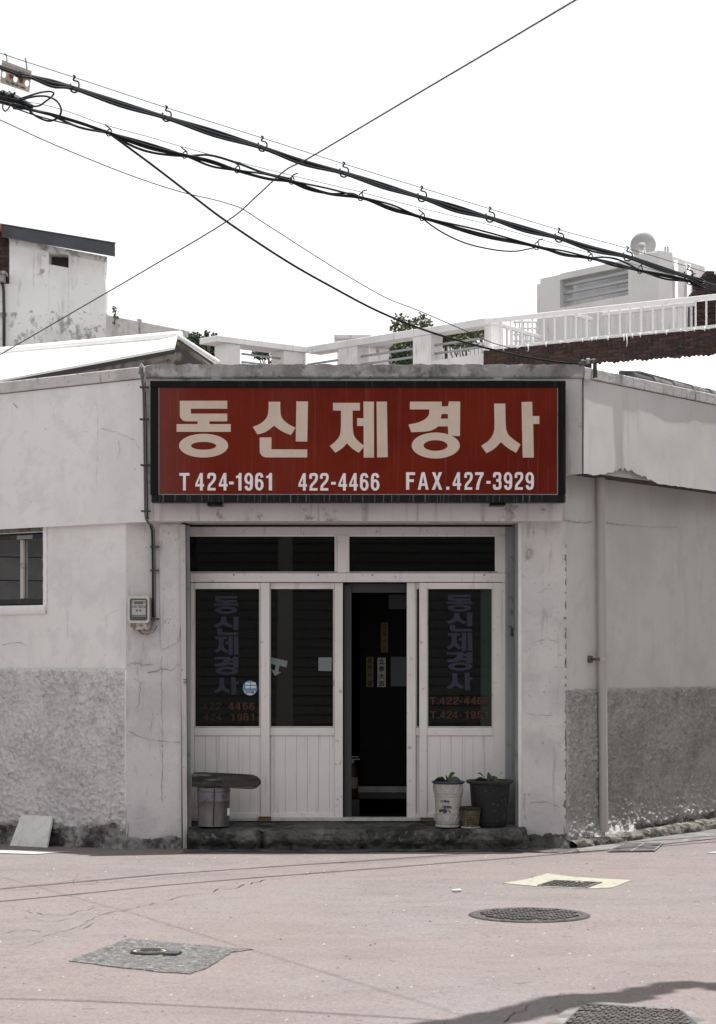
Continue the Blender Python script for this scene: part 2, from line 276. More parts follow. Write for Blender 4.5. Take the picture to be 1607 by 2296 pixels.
# ------------------------------------------------------------------ mesh builder and object linking
class MB:
    def __init__(s): s.v = []; s.f = []; s.mi = []; s.cur = 0; s.smooth = False
    def add(s, vs_, fs):
        b = len(s.v); s.v += [Vector(p) for p in vs_]
        for f in fs: s.f.append([b + i for i in f]); s.mi.append(s.cur)
        return s
    def box(s, x0, x1, y0, y1, z0, z1):
        return s.hexa([Vector((x, y, z)) for z in (z0, z1) for x, y in ((x0, y0), (x1, y0), (x1, y1), (x0, y1))])
    def hexa(s, c):   # 4 bottom ccw, 4 top ccw
        return s.add(c, [(3, 2, 1, 0), (4, 5, 6, 7), (0, 1, 5, 4), (1, 2, 6, 5), (2, 3, 7, 6), (3, 0, 4, 7)])
    def fbox(s, fr, a0, a1, o0, o1, z0, z1):
        return s.hexa([fr.pt(a, o, z) for z in (z0, z1) for a, o in ((a0, o1), (a1, o1), (a1, o0), (a0, o0))])
    def pbox(s, px0, px1, py0, py1, y0, y1):   # a box whose front face at depth y0 fills these measured limits
        a = P(px0, py1, y0); b = P(px1, py0, y0)
        return s.box(a.x, b.x, y0, y1, a.z, b.z)
    def plan(s, pts, z0, z1):
        n = len(pts)
        s.add([Vector((p[0], p[1], z0)) for p in pts] + [Vector((p[0], p[1], z1)) for p in pts],
              [tuple(range(n - 1, -1, -1)), tuple(range(n, 2 * n))] + [(i, (i + 1) % n, n + (i + 1) % n, n + i) for i in range(n)])
        return s
    def prism(s, pts, ext):
        n = len(pts); pts = [Vector(p) for p in pts]; ext = Vector(ext)
        tri = geometry.tessellate_polygon([pts])
        s.add(pts + [p + ext for p in pts], [tuple(t) for t in tri] + [tuple(n + i for i in reversed(t)) for t in tri] + [(i, (i + 1) % n, n + (i + 1) % n, n + i) for i in range(n)])
        return s
    def tube(s, pts, r, n=8, caps=True):
        pts = [Vector(p) for p in pts]; rs = r if isinstance(r, (list, tuple)) else [r] * len(pts)
        t0 = (pts[1] - pts[0]).normalized()
        up = Vector((0, 0, 1)) if abs(t0.z) < .9 else Vector((0, 1, 0))
        a = t0.cross(up).normalized()
        rings = []
        for i, p in enumerate(pts):
            t = (pts[min(i + 1, len(pts) - 1)] - pts[max(i - 1, 0)]).normalized()
            a = (a - t * a.dot(t)).normalized(); b = t.cross(a)
            rings.append([p + (a * math.cos(2 * math.pi * k / n) + b * math.sin(2 * math.pi * k / n)) * rs[i] for k in range(n)])
        vs_ = [q for rg in rings for q in rg]; fs = []
        for i in range(len(pts) - 1):
            for k in range(n):
                fs.append((i * n + k, i * n + (k + 1) % n, (i + 1) * n + (k + 1) % n, (i + 1) * n + k))
        if caps: fs += [tuple(range(n - 1, -1, -1)), tuple((len(pts) - 1) * n + k for k in range(n))]
        return s.add(vs_, fs)
    def lathe(s, c, prof, n=32, caps=True, wob=None):
        c = Vector(c); vs_ = []; fs = []
        for r, z in prof:
            for k in range(n):
                a = 2 * math.pi * k / n; rr = r + (wob(a, z) if wob else 0)
                vs_.append(c + Vector((rr * math.cos(a), rr * math.sin(a), z)))
        for i in range(len(prof) - 1):
            for k in range(n): fs.append((i * n + k, i * n + (k + 1) % n, (i + 1) * n + (k + 1) % n, (i + 1) * n + k))
        if caps: fs += [tuple(range(n - 1, -1, -1)), tuple((len(prof) - 1) * n + k for k in range(n))]
        return s.add(vs_, fs)
    def grid(s, fn, nu, nv):
        vs_ = [fn(i / nu, j / nv) for j in range(nv + 1) for i in range(nu + 1)]
        w = nu + 1
        return s.add(vs_, [(j * w + i, j * w + i + 1, (j + 1) * w + i + 1, (j + 1) * w + i) for j in range(nv) for i in range(nu)])
    def flat2d(s, vs2, fs, fn): return s.add([fn(x, y) for x, y in vs2], fs)

ROOT = {}
def origin_of(p):
    o = Vector((0, 0, 0))
    while p is not None: o += p.location; p = p.parent
    return o
def obj(name, mb, m, parent=None, smooth=False, bevel=0.0, seg=2, sharp=None, **props):
    me = bpy.data.meshes.new(name)
    o = bpy.data.objects.new(name, me)
    if parent is not None: o.parent = parent; off = origin_of(parent)
    else:
        off = Vector((sum(v.x for v in mb.v) / len(mb.v), sum(v.y for v in mb.v) / len(mb.v), min(v.z for v in mb.v))); o.location = off
    me.from_pydata([v - off for v in mb.v], [], mb.f); 
    ms = m if isinstance(m, (list, tuple)) else [m]
    for q in ms: me.materials.append(M[q] if isinstance(q, str) else q)
    if len(ms) > 1: me.polygons.foreach_set('material_index', mb.mi)
    if smooth: me.polygons.foreach_set('use_smooth', [True] * len(me.polygons))
    me.update()
    if sharp:
        try: me.set_sharp_from_angle(angle=math.radians(sharp))
        except Exception: pass
    if bevel:
        b = o.modifiers.new('bevel', 'BEVEL'); b.width = bevel; b.segments = seg; b.limit_method = 'ANGLE'
    for k, v in props.items(): o[k] = v
    COL.objects.link(o)
    return o
def thing(name, loc, label, category, group=None):
    o = bpy.data.objects.new(name, None); o.location = loc; o.empty_display_size = .1
    o['label'] = label; o['category'] = category
    if group: o['group'] = group
    COL.objects.link(o); return o
def struct(name, mb, m, **kw): return obj(name, mb, m, kind='structure', **kw)
def share(src, loc, rot=None, parent=None, scale=None, name=None, mat_=None):
    o = src.copy(); o.parent = parent if parent is not None else src.parent; o.location = loc
    if rot is not None: o.rotation_euler = rot
    if scale is not None: o.scale = scale
    if name: o.name = name
    COL.objects.link(o); return o

# ------------------------------------------------------------------ lettering (polygons drawn after the photograph)
def tess(outer, holes=()):
    loops = [[Vector((x, y, 0)) for x, y in outer]] + [[Vector((x, y, 0)) for x, y in h] for h in holes]
    flat = [(v.x, v.y) for l in loops for v in l]
    return flat, [tuple(t) for t in geometry.tessellate_polygon(loops)]
def ell(cx, cy, rx, ry, n=40, a0=0, a1=360):
    return [(cx + rx * math.cos(math.radians(a0 + (a1 - a0) * i / n)), cy + ry * math.sin(math.radians(a0 + (a1 - a0) * i / n))) for i in range(n if a1 - a0 == 360 else n + 1)]
def arc(cx, cy, r, a0, a1, n=6): return [(cx + r * math.cos(math.radians(a0 + (a1 - a0) * i / n)), cy + r * math.sin(math.radians(a0 + (a1 - a0) * i / n))) for i in range(n + 1)]
def smooth2(pts, it=2):
    for _ in range(it):
        q = [pts[0]]
        for a, b in zip(pts, pts[1:]): q += [(a[0] * .75 + b[0] * .25, a[1] * .75 + b[1] * .25), (a[0] * .25 + b[0] * .75, a[1] * .25 + b[1] * .75)]
        pts = q + [pts[-1]]
    return pts
def ribbon(pts, w, it=2):
    pts = smooth2(pts, it) if it else pts
    L, R = [], []
    for i, p in enumerate(pts):
        a = pts[max(i - 1, 0)]; b = pts[min(i + 1, len(pts) - 1)]
        dx, dy = b[0] - a[0], b[1] - a[1]; l = math.hypot(dx, dy) or 1
        L.append((p[0] - dy / l * w / 2, p[1] + dx / l * w / 2)); R.append((p[0] + dy / l * w / 2, p[1] - dx / l * w / 2))
    n = len(pts)
    return L + R, [(i, i + 1, n + i + 1, n + i) for i in range(n - 1)]
X7 = 1607   # second zoom window starts where the first ends
def s7(pts): return [(x + X7, y) for x, y in pts]
HANGUL = {
 'dong': [tess([(303, 325), (642, 325), (642, 382), (382, 382), (382, 417), (642, 417), (642, 472), (515, 472), (515, 492), (667, 492), (667, 547), (280, 547), (280, 492), (430, 492), (430, 472)] + arc(350, 425, 47, 90, 180)),
          tess(ell(473, 646, 176, 85), [ell(473, 647, 90, 28)[::-1]])],
 'sin': [tess([(937, 332), (1021, 332)] + smooth2([(1021, 385), (1026, 445), (1075, 492), (1131, 518)]) + smooth2([(1097, 571), (1040, 548), (1000, 522), (978, 503)]) + smooth2([(978, 503), (945, 530), (905, 555), (858, 566)])[1:] + smooth2([(824, 512), (885, 488), (932, 440), (937, 380)])),
         tess([(1136, 330), (1219, 330), (1214, 617), (1131, 616)]),
         tess([(874, 587), (958, 587), (958, 672), (1214, 673), (1213, 730)] + arc(922, 682, 48, 90, 180))],
 'je': [tess([(1398, 340), (1590, 340), (1590, 395), (1538, 395)] + smooth2([(1538, 500), (1545, 580), (1590, 625), (1624, 648)]) + [(1582, 697)] + smooth2([(1582, 697), (1535, 668), (1498, 628)])[1:] + smooth2([(1498, 628), (1465, 665), (1415, 697)])[1:] + [(1374, 648)] + smooth2([(1374, 648), (1410, 622), (1450, 575), (1455, 500)])[1:] + [(1455, 395), (1398, 395)]),
        tess([(1570, 450), (1616, 450), (1615, 331), (1690, 331), (1691, 731), (1617, 731), (1616, 505), (1570, 505)]),
        tess(s7([(102, 331), (176, 331), (182, 728), (106, 730)]))],
 'gyeong': [tess(s7([(340, 331), (568, 331), (568, 365), (612, 365), (612, 420), (567, 420), (560, 453), (612, 453), (612, 508), (543, 508)] + smooth2([(530, 520), (480, 545), (350, 550)])[1:] + [(330, 495)] + smooth2([(330, 495), (410, 480), (475, 440), (480, 387)])[1:] + [(340, 387)])),
            tess(s7([(620, 329), (700, 331), (698, 578), (615, 574), (612, 508), (612, 365)])),
            tess(s7(ell(525, 645, 172, 93)), [s7(ell(524, 645, 86, 38))[::-1]])],
 'sa': [tess(s7([(942, 345), (1022, 345)] + smooth2([(1024, 480), (1032, 560), (1085, 605), (1131, 637)]) + [(1100, 697)] + smooth2([(1100, 697), (1040, 665), (990, 620)])[1:] + smooth2([(990, 620), (945, 670), (887, 700)])[1:] + [(850, 647)] + smooth2([(850, 647), (910, 608), (943, 550), (945, 480)])[1:])),
        tess(s7([(1138, 334), (1214, 332), (1217, 434), (1266, 434), (1266, 491), (1221, 491), (1226, 731), (1146, 731)]))],
}
HBOX = {'dong': (280, 667, 325, 731), 'sin': (824, 1219, 330, 730), 'je': (1374, 1789, 331, 731), 'gyeong': (1937, 2307, 329, 738), 'sa': (2457, 2873, 332, 731)}
ST = 20
def _ring6():
    return [tess(ell(31, 85, 31, 41, 28), [ell(31, 85, 11.5, 23, 28)[::-1]]), ribbon([(10.5, 84), (10.5, 30), (18, 9), (44, 8), (51, 32)], ST)]
def _flip(parts): return [([(62 - x, 125 - y) for x, y in v], f) for v, f in parts]
GLY = {
 '1': [tess([(30, 0), (46, 0), (46, 125), (25, 125), (25, 36), (8, 36), (8, 22), (24, 16)])],
 '2': [ribbon([(9.5, 40), (9, 10), (31, 8), (54, 10), (54, 44), (38, 66), (14, 90), (11, 107)], ST), tess([(1, 107), (61, 107), (61, 125), (0, 125)])],
 '3': [ribbon([(10, 36), (9, 9), (31, 9), (53, 10), (52, 52), (40, 58), (24, 58)], ST), ribbon([(26, 58), (42, 58), (54, 66), (54, 114), (31, 116), (9, 116), (9, 88)], ST)],
 '4': [tess([(34, 0), (53, 0), (53, 79), (62, 79), (62, 97), (53, 97), (53, 125), (33, 125), (33, 97), (0, 97), (0, 79)], [[(33, 34), (33, 79), (15, 79)][::-1]])],
 '6': _ring6(), '9': _flip(_ring6()),
 '7': [tess([(2, 0), (62, 0), (62, 18), (45, 48), (33, 90), (29, 125), (7, 125), (13, 85), (25, 50), (40, 20), (2, 20)])],
 'T': [tess([(0, 0), (72, 0), (72, 20), (46, 20), (46, 125), (26, 125), (26, 20), (0, 20)])],
 'F': [tess([(0, 0), (62, 0), (62, 20), (22, 20), (22, 50), (54, 50), (54, 70), (22, 70), (22, 125), (0, 125)])],
 'A': [tess([(29, 0), (53, 0), (82, 125), (60, 125), (55, 97), (27, 97), (22, 125), (0, 125)], [[(41, 26), (51, 79), (31, 79)][::-1]])],
 'X': [tess([(0, 0), (24, 0), (37, 38), (50, 0), (74, 0), (49, 61), (76, 125), (52, 125), (37, 84), (22, 125), (-2, 125), (25, 61)])],
 '-': [tess([(0, 62), (32, 62), (32, 82), (0, 82)])],
 '.': [tess([(0, 103), (22, 103), (22, 125), (0, 125)])],
}
def put(mb, parts, fn, dz=.0004):
    """fn(x, y, k) maps drawing units to the scene; k counts overlapping strokes."""
    for k, (v, f) in enumerate(parts): mb.add([fn(x, y, k * dz) for x, y in v], f)
def text_mesh(body, bold=0.0):
    c = bpy.data.curves.new('txt', 'FONT'); c.body = body; c.offset = bold; c.resolution_u = 4
    o = bpy.data.objects.new('txt', c); COL.objects.link(o)
    bpy.context.view_layer.update()
    dg = bpy.context.evaluated_depsgraph_get()
    me = bpy.data.meshes.new_from_object(o.evaluated_get(dg))
    vs_ = [(v.co.x, v.co.y) for v in me.vertices]; fs = [tuple(p.vertices) for p in me.polygons]
    bpy.data.objects.remove(o); bpy.data.curves.remove(c); bpy.data.meshes.remove(me)
    return vs_, fs
def put_text(mb, body, fn, x0, x1, y0, y1, bold=.02):
    """fit the text into the drawing box x0..x1, y0 (top)..y1 (bottom)."""
    v, f = text_mesh(body, bold)
    ax = min(p[0] for p in v); bx_ = max(p[0] for p in v); ay = min(p[1] for p in v); by_ = max(p[1] for p in v)
    mb.add([fn(x0 + (x - ax) / (bx_ - ax) * (x1 - x0), y1 - (y - ay) / (by_ - ay) * (y1 - y0), 0) for x, y in v], f)

# ================================================================== GROUND
def crossfall(x, y): return zg(x, y) + .004 * fbm(x, y, 0, .7, 3)
mb = MB()
xs = [-140, -60, -30, -15, -9] + [-7 + i * .35 for i in range(41)] + [9, 15, 30, 60, 140]
ys = [-140, -70, -40, -25, -18, -13] + [-11 + i * .35 for i in range(45)] + [7, 12, 20, 40, 80, 160]
def gz(x, y):
    return crossfall(x, y) if (-8 < x < 8 and -12 < y < 5.5) else (zg(x) if abs(x) < 9 else (-.126 if x < 0 else 0.0))
w = len(xs)
mb.add([Vector((x, y, gz(x, y))) for y in ys for x in xs], [(j * w + i, j * w + i + 1, (j + 1) * w + i + 1, (j + 1) * w + i) for j in range(len(ys) - 1) for i in range(w - 1)])
road = struct('road', mb, 'road', smooth=True)
def on_road(p, lift=.004):
    return Vector((p.x, p.y, gz(p.x, p.y) + lift))
def zr(px, py): return CX * 0 + px / 2.0, 1878.4 + py / 2.0          # left road close-up -> measured frame
def zr2(px, py): return 803.6 + px / 2.0, 1878.4 + py / 2.0

def crack(pts, w, seed):
    rnd = random.Random(seed); pp = [GR(*p) for p in pts]; path = []
    for a, b in zip(pp, pp[1:]):
        n = max(2, int((b - a).length / .07))
        for i in range(n):
            t = i / n; q = a.lerp(b, t); path.append(q + Vector((rnd.uniform(-.015, .015), rnd.uniform(-.05, .05), 0)))
    path.append(pp[-1])
    mbc = MB(); L = []
    for i, q in enumerate(path):
        d = (path[min(i + 1, len(path) - 1)] - path[max(i - 1, 0)]).normalized(); s = Vector((-d.y, d.x, 0))
        ww = w * .55 * rnd.uniform(.3, 1.2) * (0.2 if i in (0, len(path) - 1) else 1)
        L += [on_road(q + s * ww / 2, .0035), on_road(q - s * ww / 2, .0035)]
    mbc.add(L, [(2 * i, 2 * i + 1, 2 * i + 3, 2 * i + 2) for i in range(len(path) - 1) if w > .012 or rnd.random() > .10])
    obj('crack', mbc, 'crack', road)
CR = [([zr(*p) for p in q], w_) for q, w_ in [
    ([(170, 440), (340, 400), (430, 352), (580, 320), (690, 298), (830, 265), (945, 250)], .010),
    ([(945, 252), (975, 236), (1045, 232), (1100, 216), (1200, 190)], .022), ([(1200, 192), (1300, 182), (1420, 160), (1560, 140)], .007),
    ([(95, 315), (200, 335), (290, 341), (420, 310), (425, 296)], .010), ([(0, 470), (100, 464), (195, 456)], .010),
    ([(0, 426), (80, 404), (230, 414), (330, 418), (420, 380)], .009), ([(100, 345), (220, 372), (370, 350), (540, 330)], .008),
    ([(0, 310), (60, 318), (110, 318)], .007), ([(520, 106), (700, 126)], .008), ([(230, 160), (400, 172), (440, 200)], .006),
    ([(1090, 150), (1230, 130), (1400, 112), (1600, 95)], .006), ([(60, 494), (140, 478), (200, 455)], .007),
    ([(350, 150), (330, 200), (470, 205)], .005), ([(0, 225), (150, 215), (300, 190), (430, 165)], .006), ([(800, 245), (850, 225), (1000, 240)], .005)]]
CR += [([zr2(*p) for p in q], w_) for q, w_ in [
    ([(640, 837), (650, 815), (700, 795), (745, 775), (770, 750)], .011), ([(870, 728), (915, 707), (1000, 697)], .009),
    ([(555, 436), (598, 452)], .009), ([(910, 442), (960, 449)], .007), ([(440, 360), (475, 362)], .008), ([(690, 302), (718, 297)], .010), ([(0, 180), (150, 172), (330, 160)], .006),
    ([(240, 100), (330, 90)], .006), ([(975, 480), (1040, 484)], .004)]]
for i, (q, w_) in enumerate(CR): crack(q, w_, i)

# loose grit on the road
rg = random.Random(77); mb = MB()
for i in range(260):
    p = on_road(GR(rg.uniform(-40, 1650), 1480 + 430 + 390 * rg.random() ** 1.3), .001); q_ = rg.uniform(.004, .011)
    mb.add([p + Vector((-q_, -q_ * .7, 0)), p + Vector((q_, -q_ * .5, 0)), p + Vector((q_ * .2, q_, 0)), p + Vector((0, 0, q_ * .8))], [(0, 1, 3), (1, 2, 3), (2, 0, 3)])
obj('road_grit', mb, 'grit', None, kind='stuff', label='scattered pale grit lying over the pink road', category='grit')
# asphalt repair patch, paint, gutter
def road_poly(name, pts, m, lift, label_parent=None, n=10):
    """a thin sheet laid on the road, subdivided so that it follows it (quad)."""
    a, b, c, d = [GR(*p) for p in pts]
    mbp = MB(); mbp.grid(lambda u, v: on_road((a.lerp(b, u)).lerp(d.lerp(c, u), v), lift), n, n)
    return struct(name, mbp, m, smooth=True)
pq = [GR(*p) for p in (zr(312, 553), zr(450, 575), zr(600, 592), zr(740, 608), zr(850, 613), zr(925, 590), zr(1040, 520), zr(1135, 506), zr(900, 488), zr(740, 474), zr(577, 457), zr(440, 505))]
rp_ = random.Random(4); pts_ = []
for i_, (a, b) in enumerate(zip(pq, pq[1:] + pq[:1])):
    n = max(2, int((b - a).length / .06)); j_ = .006 if i_ < 7 else .002
    for t in range(n): q = a.lerp(b, t / n); pts_.append(on_road(q + Vector((rp_.uniform(-j_, j_), rp_.uniform(-j_, j_) * 2, 0)), -.003))
mb = MB(); mb.prism(pts_, (0, 0, .0085)); struct('asphalt_patch', mb, 'patch')
mb = MB()
yq = [zr2(650, 206), zr2(800, 221), zr2(1035, 232), zr2(1140, 229), zr2(1228, 195), zr2(1080, 187), zr2(960, 180), zr2(905, 172), zr2(850, 165), zr2(760, 190)]
mb.prism([on_road(GR(*p), -.002) for p in yq], (0, 0, .0065)); struct('road_marking', mb, 'yellow_paint')
mb = MB(); mb.prism([on_road(GR(*p), .004) for p in [zr(-160, 36), zr(-160, 50), zr(0, 54), zr(160, 62), zr(320, 55), zr(180, 47), zr(0, 40)]], (0, 0, .0015)); struct('road_marking', mb, 'white_paint')
mb = MB(); mb.prism([on_road(GR(*p), .004) for p in [zr2(1560, 71), zr2(1680, 76), zr2(1720, 64), zr2(1620, 64)]], (0, 0, .0015)); struct('road_marking', mb, 'white_paint')
mb = MB()
ga = [GR(1250, 1915), GR(1330, 1909), GR(1420, 1902), GR(1607, 1882), GR(1800, 1862)]
gb = [RW.pt(s, .10, 0) for s in (.0, .5, 1.1, 2.7, 4.6)]
for i in range(4):
    mb.grid(lambda u, v, i=i: on_road(ga[i].lerp(ga[i + 1], u).lerp(gb[i].lerp(gb[i + 1], u), v), .005 + .004 * max(0, fbm(u + i, v, 3, 4))), 6, 6)
struct('gutter', mb, 'gutter', smooth=True)

# kerb along the right wall: rough concrete lip
mb = MB()
def kerb_fn(u, v):
    s = -.03 + u * 5.0
    prof = [(.0, .115), (.07, .11), (.105, .095), (.125, .055), (.13, -.03)]
    t = v * (len(prof) - 1); i = min(int(t), len(prof) - 2); k = t - i
    o = prof[i][0] * (1 - k) + prof[i + 1][0] * k; z = prof[i][1] * (1 - k) + prof[i + 1][1] * k
    zs = .55 + .28 * min(1, max(0, s / 2.2)) + .0 * s
    nz_ = fbm(s, v * .4, 2, 5.0, 5)
    brk = .55 if .36 < s < .40 else 1.0
    return RW.pt(s, (o + .02 * nz_) * brk + .005, z * zs + .014 * fbm(s, v, 9, 7, 4) * (1 if z > 0 else 0))
mb.grid(kerb_fn, 260, 14)
struct('kerb', mb, 'kerb', smooth=True)

# ================================================================== SHOP BUILDING
SH = thing('shop_building', (0, .3, 0), 'low whitewashed corner shop with chamfered front, dark sign and sliding doors', 'building')
ZT, ZC, ZE, ZB = 4.03, 3.925, 3.13, 2.735           # coping top, coping base, right eave, beam base
def corner(A, n1, o1, n2, o2):
    n1, n2 = Vector(n1), Vector(n2)
    a, b, c, d = n1.x, n1.y, n2.x, n2.y; det = a * d - b * c
    return Vector((A.x + (o1 * d - b * o2) / det, A.y + (a * o2 - o1 * c) / det, 0))
NF = (0, -1)
def fascia_plan(o, which, back=.32, ext=5.0):
    A = corner(AF, NF, o, NL, o); B = corner(BF, NF, o, NR, o)
    Ai = corner(AF, NF, -back, NL, -back); Bi = corner(BF, NF, -back, NR, -back)
    ul, ur = Vector((*UL, 0)), Vector((*UR, 0))
    if which == 'front': return [A, B, Bi, Ai]
    if which == 'left': return [A, Ai, Ai + ul * ext, A + ul * ext]
    return [B, B + ur * ext, Bi + ur * ext, Bi]
# wing fascias are uneven plaster skins over a solid core
def skin(name, fr, a0, a1, z0, z1, out, m, amp, scale, res=.02, edge=.04, ragged=None, rtop=None, parent=SH, seed=0, flip=False, **kw):
    na = max(2, int(abs(a1 - a0) / res)); nz_ = max(2, int(abs(z1 - z0) / res))
    def fn(u, v):
        a = a0 + (a1 - a0) * u; zb = z0 + (ragged(a) if ragged else 0); zt_ = z1 + (rtop(a) if rtop else 0); z = zb + (zt_ - zb) * v
        e = min(1, min(u * abs(a1 - a0), (1 - u) * abs(a1 - a0), (1 - v) * (z1 - zb) + edge * (0 if True else 0)) / edge) if edge else 1
        q = amp(a, z) if callable(amp) else amp * fbm(a + seed, z, seed, scale, 4)
        return fr.pt(a, out + q * max(0.0, e), z)
    mbs = MB(); mbs.grid(fn, na, nz_)
    if (fr.u.cross(Vector((0, 0, 1)))).dot(fr.n) < 0: mbs.f = [f[::-1] for f in mbs.f]
    return obj(name, mbs, m, parent, smooth=True, **kw)

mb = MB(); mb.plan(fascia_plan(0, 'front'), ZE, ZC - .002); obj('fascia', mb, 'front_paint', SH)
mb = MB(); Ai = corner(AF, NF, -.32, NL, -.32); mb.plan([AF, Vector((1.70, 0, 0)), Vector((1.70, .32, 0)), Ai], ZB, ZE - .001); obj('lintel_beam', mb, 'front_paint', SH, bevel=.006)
mb = MB(); mb.plan(fascia_plan(-.012, 'left'), ZB, ZC - .002); lf = obj('fascia_wing', mb, 'fascia_paint', SH, label='smooth pale plaster band along the left wing')
skin('plaster_band', LF, .0, 5.0, ZB - .004, ZC - .004, .0, 'fascia_paint', .006, 1.6, .05, seed=3)
mb = MB(); mb.plan(fascia_plan(-.03, 'right'), ZE + .012, ZC - .002); obj('fascia_wing', mb, 'broken_core', SH)
def brk_r(a):          # broken lower edge of the right plaster band
    t = 0
    s0_, s1_, s2_ = RF.px(1332, 1066)[0], RF.px(1398, 1072)[0], RF.px(1472, 1086)[0]
    if s0_ < a < s1_: t = .115 * ((a - s0_) / (s1_ - s0_)) ** 1.3
    elif a < s2_ and a >= s1_: t = .115 * (1 - (a - s1_) / (s2_ - s1_)) ** .8
    return t * (.8 + .5 * fbm(a, 0, 0, 14, 4)) + .005 * fbm(a, 2, 0, 9, 3)
def band_amp(a, z): return .0034 * fbm(a, z * .6, 4, 1.7, 3) + .0006 * fbm(a, z * .5, 8, 7, 3) + .0002 * fbm(a, z, 1, 26, 3)
skin('plaster_band', RF, .0, 5.0, ZE, ZC - .004, .012, 'band_smooth', band_amp, 1, .018, ragged=brk_r, seed=5)
# copings
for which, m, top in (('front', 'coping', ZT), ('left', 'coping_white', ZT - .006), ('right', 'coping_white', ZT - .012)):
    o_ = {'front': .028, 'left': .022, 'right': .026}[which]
    mb = MB()
    pl = fascia_plan(o_, which, .32)
    mb.plan(pl, ZC + (.0 if which == 'front' else .002), top)
    obj('coping', mb, m, SH, bevel=.007)
# chipped crust on the front coping edge
mb = MB()
def crust(u, v):
    x = AF.x + .03 + u * (BF.x - AF.x - .06)
    return Vector((x, -.031 - .004 * fbm(x, v, 0, 18, 3), ZC + .012 + v * (ZT - ZC - .006) + (.012 * fbm(x, 0, 3, 9, 4) if v > .9 else 0)))
mb.grid(crust, 360, 6); obj('coping_face', mb, 'coping', SH, smooth=True)
# roof slab and soffit
ul, ur = Vector((*UL, 0)), Vector((*UR, 0))
mb = MB(); mb.plan([Vector((-1.55, .25, 0)), Vector((1.60, .25, 0)), Vector((1.60, .25, 0)) + ur * 5, Vector((.3, 7.5, 0)), Vector((-1.55, .25, 0)) + ul * 5], 3.70, 3.86); obj('roof_slab', mb, 'coping', SH)
mb = MB(); mb.box(-1.60, 1.60, .322, .66, ZB + .004, 3.2); obj('soffit_block', mb, 'black_gap', SH)
mb = MB(); mb.plan([RW.pt(.14, -.02, 0), RW.pt(.14, .19, 0), RW.pt(5, .19, 0), RW.pt(5, -.02, 0)], ZE + .02, ZE + .16); obj('eave_soffit', mb, 'right_wall', SH)
mb = MB(); mb.plan([LW.pt(-.02, -.25, 0), LW.pt(5, -.25, 0), LW.pt(5, .03, 0), LW.pt(.02, .03, 0)], ZB + .003, ZB + .12); obj('eave_soffit', mb, 'plaster', SH)

# --- left wing wall
DL, DR = 1.497, 1.322
w0s, w0z = LW.px(97, 1357); w1s, w1z = LW.px(0, 1190)
WS0, WS1, WZ0, WZ1 = w0s, w0s + 1.25, LW.px(97, 1357)[1], LW.px(97, 1192)[1]
for nm, a0, a1, z0, z1 in (('wing_wall', 0, WS0, DL, ZB + .02), ('wing_wall', WS0, WS1, DL, WZ0), ('wing_wall', WS0, WS1, WZ1, ZB + .02), ('wing_wall', WS1, 5.0, DL, ZB + .02)):
    skin(nm, LW, a0, a1, z0, z1, .0, 'plaster', .003, 2.2, .06, edge=.05)
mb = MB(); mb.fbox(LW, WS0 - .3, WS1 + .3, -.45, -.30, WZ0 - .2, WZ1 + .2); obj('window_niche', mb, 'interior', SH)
mb = MB()
for a0, a1, z0, z1 in ((WS0 - .002, WS0 + .0, WZ0, WZ1),): pass
mb.fbox(LW, WS0 - .02, WS0 + .001, -.3, -.001, WZ0, WZ1); mb.fbox(LW, WS0, WS1, -.3, -.001, WZ0 - .02, WZ0 + .001); mb.fbox(LW, WS0, WS1, -.3, -.001, WZ1 - .001, WZ1 + .02); obj('window_reveal', mb, 'plaster', SH)
# stucco dado (rough cast), ragged foot
def rough(a, z, s=1.0):
    lump = fbm(a, z, 1, 24, 4, .5); big = fbm(a, z, 6, 3.0, 3)
    worm = max(0, lump + .15 + .45 * big)
    return s * (.004 + .032 * worm ** .9 + .006 * fbm(a, z, 3, 55, 2) * (worm > .05))
def sst(t): t = max(0.0, min(1.0, t)); return t * t * (3 - 2 * t)
def sink(a, z, z0, w_, seed, amt=.06):     # the plaster skin crumbles away towards the ground
    lim = z0 + .05 * fbm(a, 0, seed, 2.3, 3) + .03 * fbm(a, z, seed + 2, 9, 4)
    return amt * sst((lim - z) / w_)
def rag_l(a): return .085 + .045 * fbm(a, 0, 2, 2.6, 4) + .014 * fbm(a, 1, 2, 12, 3) + .075 * max(0, 1 - abs(a - .16) / .10)
skin('stucco_dado', LW, -.002, 3.2, -.08, DL + .008, .006, 'stucco', lambda a, z: rough(a, z) - sink(a, z, .16 + .07 * max(0, 1 - abs(a - .15) / .10), .07, 2), 1, .0105, edge=.02, rtop=lambda a: .010 * fbm(a, 0, 1, 7, 5), seed=2)
def rubble_fn(fr, a0, a1, z0, z1, amp, depth):
    def fn(u, v):
        a = a0 + (a1 - a0) * u; z = z0 + (z1 - z0) * v
        lumps = 1 - min(1.0, noise.voronoi(Vector((a * 9, z * 11, .3)))[0][0] * 1.5)
        c = .9 * lumps + .5 * fbm(a, z, 3, 6, 4) + .18 * fbm(a, z, 3, 22, 3)
        out = depth * (1 - v) ** 1.2 + amp * (c - .55) - .05 * sst((v - .72) / .28)
        return fr.pt(a, out, z)
    return fn
mb = MB(); mb.grid(rubble_fn(LW, -.02, 3.2, -.10, .30, .05, .035), 340, 44); mb.f = [f[::-1] for f in mb.f]
obj('rubble_base', mb, 'rubble', SH, smooth=True)
mb = MB(); mb.grid(lambda u, v: LW.pt(3.2 + 1.8 * u, .01, -.1 + (DL + .1) * v), 4, 4); mb.f = [f[::-1] for f in mb.f]; obj('wing_wall', mb, 'stucco', SH)
